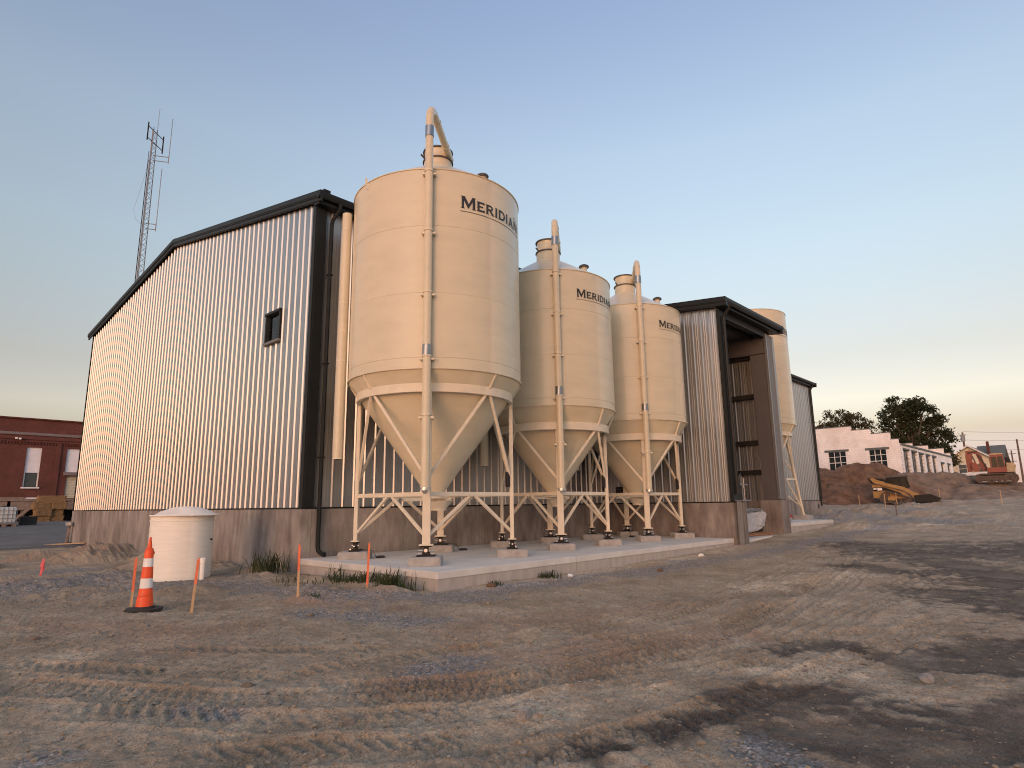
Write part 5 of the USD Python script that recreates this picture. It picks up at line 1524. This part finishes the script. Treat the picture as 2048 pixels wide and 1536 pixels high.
# ------------------------------------------------------------------ white block building on the right
def white_building():
    B = thing('block_building', 'long white painted block building with stepped gable above the dirt piles', 'building')
    xw, yw, xe, zb = 66.0, 4.8, 96.0, 1.0
    steps = [(4.8, 6.95), (4.88, 6.95), (4.88, 7.38), (5.58, 7.38), (5.58, 8.10), (7.36, 8.10), (7.36, 8.62), (9.2, 8.62), (9.2, 9.08), (18.0, 9.08), (18.0, zb), (4.8, zb)]
    wins = [(6.12, 4.1, 7.70, 6.40), (9.98, 4.1, 11.74, 6.42), (14.0, 4.1, 15.7, 6.42)]
    face = Polygon(steps).difference(unary_union([sbox(a, b, c, d) for a, b, c, d in wins]))
    MB().prism(face, 0, .3, ((xw, 0, 0), (0, 1, 0), (1, 0, 0), (0, 0, 1))).build('front_gable', 'white_block_front', B)
    MB().prism(Polygon(steps), 0, .3, ((xe, 0, 0), (0, 1, 0), (1, 0, 0), (0, 0, 1))).build('rear_gable', 'white_block_front', B)
    # dark coping on every step
    for (ya, yb, z) in ((4.80, 5.58, 7.38), (5.58, 7.36, 8.10), (7.36, 9.2, 8.62), (9.2, 18.0, 9.08)):
        for xx in (xw, xe):
            MB().cbox((xx - .03, ya - .05, z + .002), (xx + .33, yb, z + .09), .01).build('coping', 'slate_grey', B)
    side_w = [(67.2, 3.0, 70.0, 6.35), (71.0, 3.0, 73.8, 6.35), (74.8, 3.0, 77.4, 6.3), (78.6, 3.0, 81.2, 6.3), (82.4, 3.2, 84.9, 6.3), (87.6, 3.2, 89.9, 5.7), (92.2, 3.2, 94.4, 5.7)]
    face = sbox(xw + .303, zb, xe, 6.9).difference(unary_union([sbox(a, b, c, d) for a, b, c, d in side_w]))
    MB().prism(face, yw, yw + .3).build('side_wall', 'white_block_side', B)
    MB().cbox((xw + .31, yw - .12, 6.78), (xe + .2, yw - .003, 6.98), .02).build('eave_gutter', 'slate_grey', B)
    MB().prism([(4.7, 6.92), (11.5, 7.35), (18, 6.92)], xw + .31, xe - .01, ((0, 0, 0), (0, 1, 0), (1, 0, 0), (0, 0, 1))).build('roof', 'slate_grey', B)
    MB().box((xw + .303, 17.7, zb), (xe, 18.0, 6.9)).build('back_wall', 'white_block_side', B)
    for (a, b, c, d) in wins:
        w = MB().cbox((xw - .06, a - .35, d), (xw + .12, c + .35, d + .24), .02).build('window', 'slate_grey', B)
        MB().box((xw + .16, a, b), (xw + .17, c, d)).build('pane', 'window_glass', w)
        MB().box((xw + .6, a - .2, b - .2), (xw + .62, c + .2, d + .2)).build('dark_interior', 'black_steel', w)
        m = MB()
        for k in range(1, 3):
            y = a + (c - a) * k / 3
            m.box((xw + .12, y - .03, b), (xw + .155, y + .03, d))
        m.box((xw + .115, a, b + (d - b) * .48), (xw + .158, c, b + (d - b) * .48 + .07))
        m.box((xw + .118, a, b + (d - b) * .76), (xw + .156, c, b + (d - b) * .76 + .05))
        m.build('muntins', 'white_frame', w)
    for (a, b, c, d) in side_w:
        w = MB().cbox((a - .1, yw - .06, d), (c + .1, yw + .1, d + .2), .02).build('window', 'slate_grey', B)
        MB().box((a, yw + .16, b), (c, yw + .17, d)).build('pane', 'window_glass', w)
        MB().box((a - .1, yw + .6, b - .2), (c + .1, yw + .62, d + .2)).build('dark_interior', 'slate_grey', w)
        m = MB()
        for k in range(1, 4):
            xx = a + (c - a) * k / 4
            m.box((xx - .03, yw + .12, b), (xx + .03, yw + .155, d))
        for k in range(1, 4):
            zz = b + (d - b) * k / 4
            m.box((a, yw + .117, zz - .025), (c, yw + .158, zz + .025))
        m.build('muntins', 'slate_grey', w)


white_building()

# ------------------------------------------------------------------ trees
def tree(name, label, x, y, z, lobes, trunk_r, fork_z, leaf, n, size, seed, mt):
    r = np.random.default_rng(seed)
    T = thing(name, label, 'tree', (x, y, z))
    m = MB()
    m.tube([(0, 0, -1), (.05, .03, fork_z * .5), (0, 0, fork_z)], [trunk_r * 1.3, trunk_r, trunk_r * .8], n=8)
    for (lx, ly, lz, lr) in lobes:
        mid = np.array([lx * .45, ly * .45, fork_z + (lz - fork_z) * .55])
        m.tube([(0, 0, fork_z - .2), mid, (lx, ly, lz)], [trunk_r * .55, trunk_r * .32, trunk_r * .10], n=6)
        for _ in range(4):
            d = r.normal(0, 1, 3)
            d /= np.linalg.norm(d)
            m.tube([mid * .5 + np.array([lx, ly, lz]) * .5, np.array([lx, ly, lz]) + d * lr * .8], [trunk_r * .14, .02], n=4)
    m.build('trunk', 'bark', T)
    tot = sum(l[3] ** 2 for l in lobes)
    V = []
    for (lx, ly, lz, lr) in lobes:
        k = int(n * lr ** 2 / tot)
        # leaf clumps on twigs through the lobe, thicker towards its skin
        nc = max(6, int(k / 26))
        d = r.normal(0, 1, (nc, 3))
        d /= np.linalg.norm(d, axis=1, keepdims=True)
        rad = lr * (.35 + .75 * r.random(nc) ** .6)
        c = np.array([lx, ly, lz]) + d * rad[:, None] * np.array([1, 1, .82])
        ci = r.integers(0, nc, k)
        p = c[ci] + r.normal(0, size * 1.5, (k, 3)) * np.array([1, 1, .6])
        V.append(p)
    p = np.concatenate(V)
    k = len(p)
    a = r.normal(0, 1, (k, 3))
    a /= np.linalg.norm(a, axis=1, keepdims=True)
    b = np.cross(a, r.normal(0, 1, (k, 3)))
    b /= np.linalg.norm(b, axis=1, keepdims=True)
    s = size * r.uniform(.6, 1.25, (k, 1))
    v = np.stack([p - a * s, p + b * s * .5, p + a * s, p - b * s * .5], 1).reshape(-1, 3)
    f = np.arange(k * 4).reshape(-1, 4)
    MB().add(v, f).build('crown', mt, T)


big = [(0, -.2, 10.6, 1.9), (-1.4, -2.6, 13.0, 1.7), (1.6, 1.0, 13.3, 1.9), (.8, -3.2, 10.6, 1.6), (-1.4, 3.0, 12.2, 1.6), (1.6, -4.3, 8.8, 1.7), (-.4, 3.9, 9.2, 1.5), (.4, 1.6, 8.2, 1.9), (.8, -1.6, 8.2, 1.8), (.2, -4.6, 6.8, 1.4), (-.6, 2.2, 14.4, 1.2), (.6, -4.4, 11.6, 1.1), (0, 4.7, 11.0, .9), (0, .4, 12.2, 1.4), (0, 2.4, 10.4, 1.3), (-.5, -1.2, 14.0, 1.2), (.3, 5.0, 7.4, 1.2), (0, 1.8, 6.6, 1.5), (0, -2.4, 6.4, 1.5)]
tree('deciduous_tree', 'large dark full tree behind the white block building', 103.5, 10.3, 1.5, [(a, b * .78, c, d * .92) for a, b, c, d in big], .5, 5.0, None, 13000, .24, 11, 'leaf_dark')
lft = [(0, 0, 9.5, 2.6), (-1, 2.6, 9.0, 2.2), (.6, -2.4, 8.8, 2.0), (0, 1.2, 11.8, 1.8), (1.0, 4.4, 8.0, 1.9), (.0, -1.0, 11.2, 1.5), (0, 3.4, 10.4, 1.2), (0, -3.4, 10.4, 1.0), (0, 1, 7.6, 2.8), (0, 5.8, 8.0, 1.6), (0, -2.5, 7.3, 2.0)]
tree('deciduous_tree', 'thinner olive brown tree left of the large tree, half behind the hall', 91.0, 16.2, 1.5, [(a, b * .85, c, d * .95) for a, b, c, d in lft], .35, 5.0, None, 12000, .17, 12, 'leaf_olive')
sm = [(0, 0, 5.8, 1.8), (.5, 1.5, 5.2, 1.5), (0, -1.4, 5.4, 1.4), (0, .4, 7.2, 1.2)]
tree('deciduous_tree', 'small olive tree between the large tree and the cream house', 118.0, 9.6, 2.0, sm, .22, 3.2, None, 3600, .22, 13, 'leaf_olive')
tree('shrub_tree', 'dark bush behind the excavator counterweight', 84.0, -6.4, 2.2, [(0, 0, 2.4, 1.2), (.3, -1.0, 2.0, 1.0), (0, .9, 2.0, 1.0)], .12, 1.2, None, 2200, .14, 14, 'leaf_dark')
tree('deciduous_tree', 'low dark treetop behind the cream house roof', 150.0, 8.4, 2.2, [(0, 0, 7.0, 2.0), (0, 2.2, 6.6, 1.6), (0, -2.2, 6.4, 1.5)], .25, 4.0, None, 2600, .28, 15, 'leaf_olive')

# ------------------------------------------------------------------ cream house, low white building, poles
def house():
    x0, x1, y0, y1, zb = 126.0, 136.0, 3.2, 9.6, 1.8
    H = thing('cream_house', 'cream clapboard house with a grey gabled roof behind the excavator', 'house')
    ze, zr = 7.9, 10.2
    ym = (y0 + y1) / 2
    MB().prism([(y0, zb), (y1, zb), (y1, ze), (ym, zr - .15), (y0, ze)], x0, x1, ((0, 0, 0), (0, 1, 0), (1, 0, 0), (0, 0, 1))).build('wall', 'siding_cream', H)
    for k in range(16):
        MB().box((x0 - .03, y0, zb + .1 + k * .37), (x0 - .003, y1, zb + .13 + k * .37)).build('clapboard_edge', 'siding_cream', H)
    for ya, yb in ((y0 - .6, ym), (y1 + .6, ym)):
        MB().prism([(ya, ze - .42), (yb, zr), (yb, zr + .15), (ya, ze - .25)], x0 - .6, x1 + .3, ((0, 0, 0), (0, 1, 0), (1, 0, 0), (0, 0, 1))).build('roof', 'slate_grey', H)
        MB().prism([(ya, ze - .45), (yb, zr - .1), (yb, zr + .18), (ya, ze - .22)], x0 - .72, x0 - .602, ((0, 0, 0), (0, 1, 0), (1, 0, 0), (0, 0, 1))).build('barge_board', 'white_frame', H)
    for (a, b, c, d) in ((7.0, 5.6, 8.1, 7.0), (4.2, 5.7, 5.3, 7.1), (5.9, 8.5, 6.9, 9.3)):
        w = MB().cbox((x0 - .08, a - .1, b - .1), (x0 - .035, c + .1, d + .1), .01).build('window', 'white_frame', H)
        MB().box((x0 - .10, a, b), (x0 - .082, c, d)).build('pane', 'dark_screen', w)
        MB().box((x0 - .115, a, (b + d) / 2 - .03), (x0 - .102, c, (b + d) / 2 + .03)).build('sash_bar', 'white_frame', w)
    MB().prism([(y0 - .2, 4.35), (y1 + .2, 4.35), (y1 + .2, 4.55), (y0 - .2, 4.55)], x0 - 1.6, x0 - .12, ((0, 0, 0), (0, 1, 0), (1, 0, 0), (0, 0, 1))).build('porch_roof', 'slate_grey', H)
    MB().cbox((132.5, 4.1, 9.2), (133.0, 4.5, 11.3), .03).build('chimney', 'red_band', H)
    # rear wing with its ridge running across
    MB().prism([(y0 - .9, zb), (y0 - .1, zb), (y0 - .1, 8.0), (y0 - .9, 8.0)], x1 - 4, x1 + 3, ((0, 0, 0), (0, 1, 0), (1, 0, 0), (0, 0, 1))).build('wing_wall', 'siding_cream', H)
    MB().prism([(x1 - 4.6, 7.7), (x1 - .5, 10.4), (x1 + 3.6, 7.7), (x1 + 3.6, 8.0), (x1 - .5, 10.7), (x1 - 4.6, 8.0)], y0 - 1.2, y0 + 3.0, None).build('wing_roof', 'slate_grey', H)


house()
Lw = thing('low_building', 'long low white building with dark roof edge at the right horizon', 'building')
MB().box((96, -14.0, 1.5), (110, -5.2, 5.0)).build('wall', 'house_white', Lw)
MB().cbox((95.8, -14.2, 5.0), (110.2, -5.0, 5.35), .03).build('roof_edge', 'black_trim', Lw)
MB().cbox((95.93, -8.2, 3.2), (95.99, -7.2, 4.0), .01).build('window', 'dark_screen', Lw)
MB().cbox((95.93, -11.2, 3.2), (95.99, -10.2, 4.0), .01).build('window', 'dark_screen', Lw)
Pf = thing('pipe_stack', 'stack of pale panels on the dirt between pile and excavator', 'panels')
for k in range(4):
    MB().cbox((75.0, -2.6 + .1 * k, 2.4 + .42 * k), (78.6, 1.3, 2.72 + .42 * k), .03).build('panel', 'house_white' if k != 2 else 'slate_grey', Pf)


def pole(x, y, z, h, label, arms, tr=False):
    P = thing('utility_pole', label, 'utility pole', group=None)
    MB().tube([(x, y, z - 1), (x, y, z + h)], [.22, .15], n=8).build('shaft', 'pole_wood', P)
    for zz, w in arms:
        MB().bar((x, y - w, z + zz), (x, y + w, z + zz), .14, .14).build('cross_arm', 'pole_wood', P)
    if tr:
        MB().tube([(x - .4, y, z + h - 1.7), (x - .4, y, z + h - .5)], .34, n=12).build('transformer', 'mast_steel', P)
    return P


pole(132.4, 7.7, 2, 11.2, 'wooden utility pole with a transformer rising behind the cream house', ((10.7, .5), (7.4, .6)), True)
pole(184, 5.1, 2, 10.4, 'thin distant utility pole at the right edge of the view', ((9.6, .9), (7.8, .8)))
pole(150, 1.3, 2, 10.6, 'short pole top sticking up behind the house roof', ())
wr = random.Random(3)
for k, (za, zb_, yb) in enumerate(((13.9, 15.6, -40), (12.4, 13.6, -40), (10.8, 11.6, -40))):
    p, q = np.array([132.4, 7.7, za - .6]), np.array([190.0, yb, zb_])
    pts = [p + (q - p) * t + np.array([0, 0, -1.6 * 4 * t * (1 - t) * .5]) for t in np.linspace(0, 1, 14)]
    tag(MB().tube(pts, .022, n=4).build('overhead_wire', 'pole_wood'), ('highest', 'middle', 'lowest')[k] + ' overhead wire crossing the sky right of the house', 'wire')

# ------------------------------------------------------------------ machines on the dirt
def frame_at(x, y, z, head):
    c, s = math.cos(head), math.sin(head)
    return (np.array([x, y, z]), np.array([c, s, 0]), np.array([-s, c, 0]), np.array([0, 0, 1.0]))


def loader():
    F = frame_at(52.4, 2.45, float(ground_base(52.4, 2.4)) + .03, math.atan2(-.99, .14))
    T = thing('tracked_loader', 'yellow and black tracked skid loader with its bucket down before the dirt pile', 'skid loader')
    pr = lambda poly, a, b, name, mt, par=T: MB().prism(poly, a, b, F).build(name, mt, par)
    X = lambda px: (px - 900) / 273.0
    Z = lambda py: (795 - py) / 273.0
    q = lambda *pts: [(X(a), Z(b)) for a, b in pts]
    track = Polygon(q((500, 690), (560, 580), (640, 540), (720, 560), (980, 650), (1080, 690), (1105, 735), (1060, 785), (560, 785), (505, 750))).buffer(.05)
    for a, b in ((-.92, -.55), (.55, .92)):
        t = pr(track.difference(track.buffer(-.11)), a, b, 'track', 'track_dusty')
        pr(Polygon(q((640, 690), (800, 680), (830, 745), (640, 748))), a + .06, b - .06, 'track_frame', 'loader_yellow', t)
        for cx, cz, r in ((580, 690, .26), (1050, 728, .17), (700, 755, .10), (800, 755, .10), (900, 755, .10), (980, 755, .10), (660, 610, .12)):
            o = F[0] + F[1] * X(cx) + F[3] * Z(cz)
            MB().tube([o + F[2] * (a + .05), o + F[2] * (b - .05)], r, n=14).build('road_wheel', 'track_dusty', t, smooth=40)
    pr(q((355, 680), (350, 390), (560, 380), (980, 560), (1060, 660), (980, 700), (560, 700)), -.52, .52, 'body', 'loader_yellow')
    for s in (-1, 1):
        a, b = (-.60, -.525) if s < 0 else (.525, .60)
        pr(q((352, 450), (560, 440), (650, 470), (900, 580), (960, 640), (620, 520), (540, 530), (360, 530)), a, b, 'side_panel', 'loader_black')
        pr(q((372, 462), (440, 460), (440, 492), (372, 494)), a - .012 if s < 0 else b, a if s < 0 else b + .012, 'badge', 'cone_white')
        pr(q((455, 458), (548, 456), (548, 516), (455, 518)), a - .012 if s < 0 else b, a if s < 0 else b + .012, 'badge', 'cone_white')
        a, b = (-.80, -.62) if s < 0 else (.62, .80)
        pr(q((330, 250), (380, 235), (640, 350), (990, 450), (1130, 560), (1230, 600), (1225, 660), (1130, 680), (1080, 600), (960, 520), (620, 420), (400, 350)), a, b, 'lift_arm', 'loader_yellow')
        pr(q((285, 240), (360, 235), (420, 350), (350, 360)), a + .01, b - .01, 'rear_link', 'loader_black')
    cab = Polygon(q((600, 350), (640, 230), (1035, 215), (1085, 460), (1000, 470)))
    for a, b in ((-.46, -.41), (.41, .46)):
        pr(cab.difference(unary_union([Polygon(q((650, 330), (670, 255), (860, 245), (900, 410))), Polygon(q((940, 420), (925, 245), (1010, 240), (1050, 440)))])), a, b, 'cab_frame', 'loader_black')
    pr(q((650, 330), (670, 255), (1010, 240), (1050, 440)), -.43, -.425, 'cab_window', 'cab_glass')
    pr(q((650, 330), (670, 255), (1010, 240), (1050, 440)), .425, .43, 'cab_window', 'cab_glass')
    pr(q((1012, 240), (1020, 240), (1062, 440), (1054, 440)), -.40, .40, 'front_glass', 'cab_glass')
    pr(q((600, 340), (640, 240), (660, 240), (640, 400)), -.405, .405, 'cab_back', 'loader_black')
    pr(q((630, 190), (1060, 185), (1060, 214), (630, 228)), -.5, .5, 'cab_roof', 'grey_steel')
    pr(q((420, 235), (590, 250), (610, 300), (430, 290)), -.5, .5, 'engine_cover', 'loader_black')
    bucket = Polygon(q((1150, 640), (1440, 615), (1455, 630), (1180, 655), (1195, 775), (1480, 785), (1640, 705), (1655, 715), (1480, 800), (1165, 795)))
    bk = pr(bucket.buffer(.012), -.95, .95, 'bucket', 'loader_black')
    for a, b in ((-.98, -.95), (.95, .98)):
        pr(q((1150, 640), (1450, 615), (1650, 710), (1480, 798), (1165, 795)), a, b, 'bucket_side', 'loader_black', bk)
    pr(q((1480, 786), (1650, 706), (1662, 712), (1480, 806)), -.93, .93, 'cutting_edge', 'galvanised', bk)


loader()


def excavator():
    F = frame_at(64.1, -2.85, 2.62, math.atan2(.99, -.12))
    T = thing('excavator', 'orange red tracked excavator with folded boom standing on the low dirt pile', 'excavator')
    pr = lambda poly, a, b, name, mt, par=T: MB().prism(poly, a, b, F).build(name, mt, par)
    X = lambda px: (1190 - px) / 240.0
    Z = lambda py: (1160 - py) / 240.0
    q = lambda *pts: [(X(a), Z(b)) for a, b in pts]
    tr = Polygon(q((850, 990), (930, 965), (1500, 965), (1560, 1010), (1570, 1090), (1530, 1150), (880, 1150), (830, 1100))).buffer(.04)
    for a, b in ((-1.25, -.72), (.72, 1.25)):
        t = pr(tr.difference(tr.buffer(-.12)), a, b, 'track', 'track_dusty')
        pr(tr.buffer(-.2), a + .12, b - .12, 'track_frame', 'track_dusty', t)
        for cx, cz, r in ((905, 1060, .28), (1500, 1060, .28), (1050, 1120, .10), (1150, 1120, .10), (1250, 1120, .10), (1350, 1120, .10)):
            o = F[0] + F[1] * X(cx) + F[3] * Z(cz)
            MB().tube([o + F[2] * (a + .04), o + F[2] * (b - .04)], r, n=16).build('roller', 'track_dusty', t, smooth=40)
    o = F[0] + F[1] * X(1230)
    MB().tube([o + F[3] * Z(1000), o + F[3] * Z(938)], .55, n=24).build('slew_ring', 'loader_black', T, smooth=40)
    pr(q((1060, 938), (1060, 830), (1390, 830), (1520, 740), (1530, 938)), -1.05, 1.05, 'house_body', 'digger_red')
    pr(q((1400, 740), (1520, 745), (1560, 800), (1530, 938), (1400, 938)), -1.08, 1.08, 'counterweight', 'digger_tan')
    cab = Polygon(q((1130, 880), (1125, 600), (1150, 560), (1360, 555), (1385, 880)))
    glass = unary_union([Polygon(q((1150, 860), (1148, 605), (1240, 600), (1250, 860))), Polygon(q((1265, 860), (1255, 600), (1345, 600), (1360, 780), (1362, 860)))])
    for a, b in ((.98, 1.04), (.12, .17)):
        pr(cab.difference(glass), a, b, 'cab_frame', 'digger_red')
        pr(glass.buffer(.01), a + .02, a + .03, 'cab_window', 'cab_glass')
    pr(q((1125, 880), (1122, 600), (1131, 600), (1134, 880)), .2, .97, 'front_glass', 'cab_glass')
    pr(q((1375, 880), (1350, 560), (1362, 556), (1388, 880)), .175, .975, 'cab_back', 'digger_red')
    pr(q((1120, 560), (1370, 553), (1370, 535), (1250, 520), (1130, 535)), .1, 1.06, 'cab_roof', 'digger_tan')
    pr(q((1150, 880), (1150, 700), (1330, 690), (1340, 880)), .35, .8, 'seat', 'loader_black')
    pr(q((1390, 830), (1400, 600), (1480, 640), (1500, 745)), -1.0, .1, 'engine_hood', 'loader_black')
    pr(q((1110, 860), (1040, 800), (1000, 560), (930, 450), (830, 430), (830, 480), (900, 520), (930, 640), (960, 860), (1010, 900)), -.30, .05, 'boom', 'digger_red')
    pr(q((720, 440), (800, 425), (840, 470), (800, 900), (710, 905), (700, 560)), -.28, .03, 'stick', 'digger_red')
    b = pr(q((800, 700), (860, 690), (930, 760), (930, 900), (810, 905), (790, 780)), -.55, .30, 'bucket', 'digger_red')
    for k in range(4):
        pr(q((810, 903), (840, 903), (825, 930)), -.5 + k * .22, -.40 + k * .22, 'bucket_tooth', 'galvanised', b)
    for (p0, p1, rr) in (((1060, 830), (930, 520), .07), ((930, 450), (760, 480), .06), ((830, 560), (870, 700), .05)):
        a0 = F[0] + F[1] * X(p0[0]) + F[3] * Z(p0[1]) + F[2] * .12
        a1 = F[0] + F[1] * X(p1[0]) + F[3] * Z(p1[1]) + F[2] * .12
        MB().tube([a0, a1], rr, n=10).build('hydraulic_ram', 'track_dusty', T, smooth=40)


excavator()
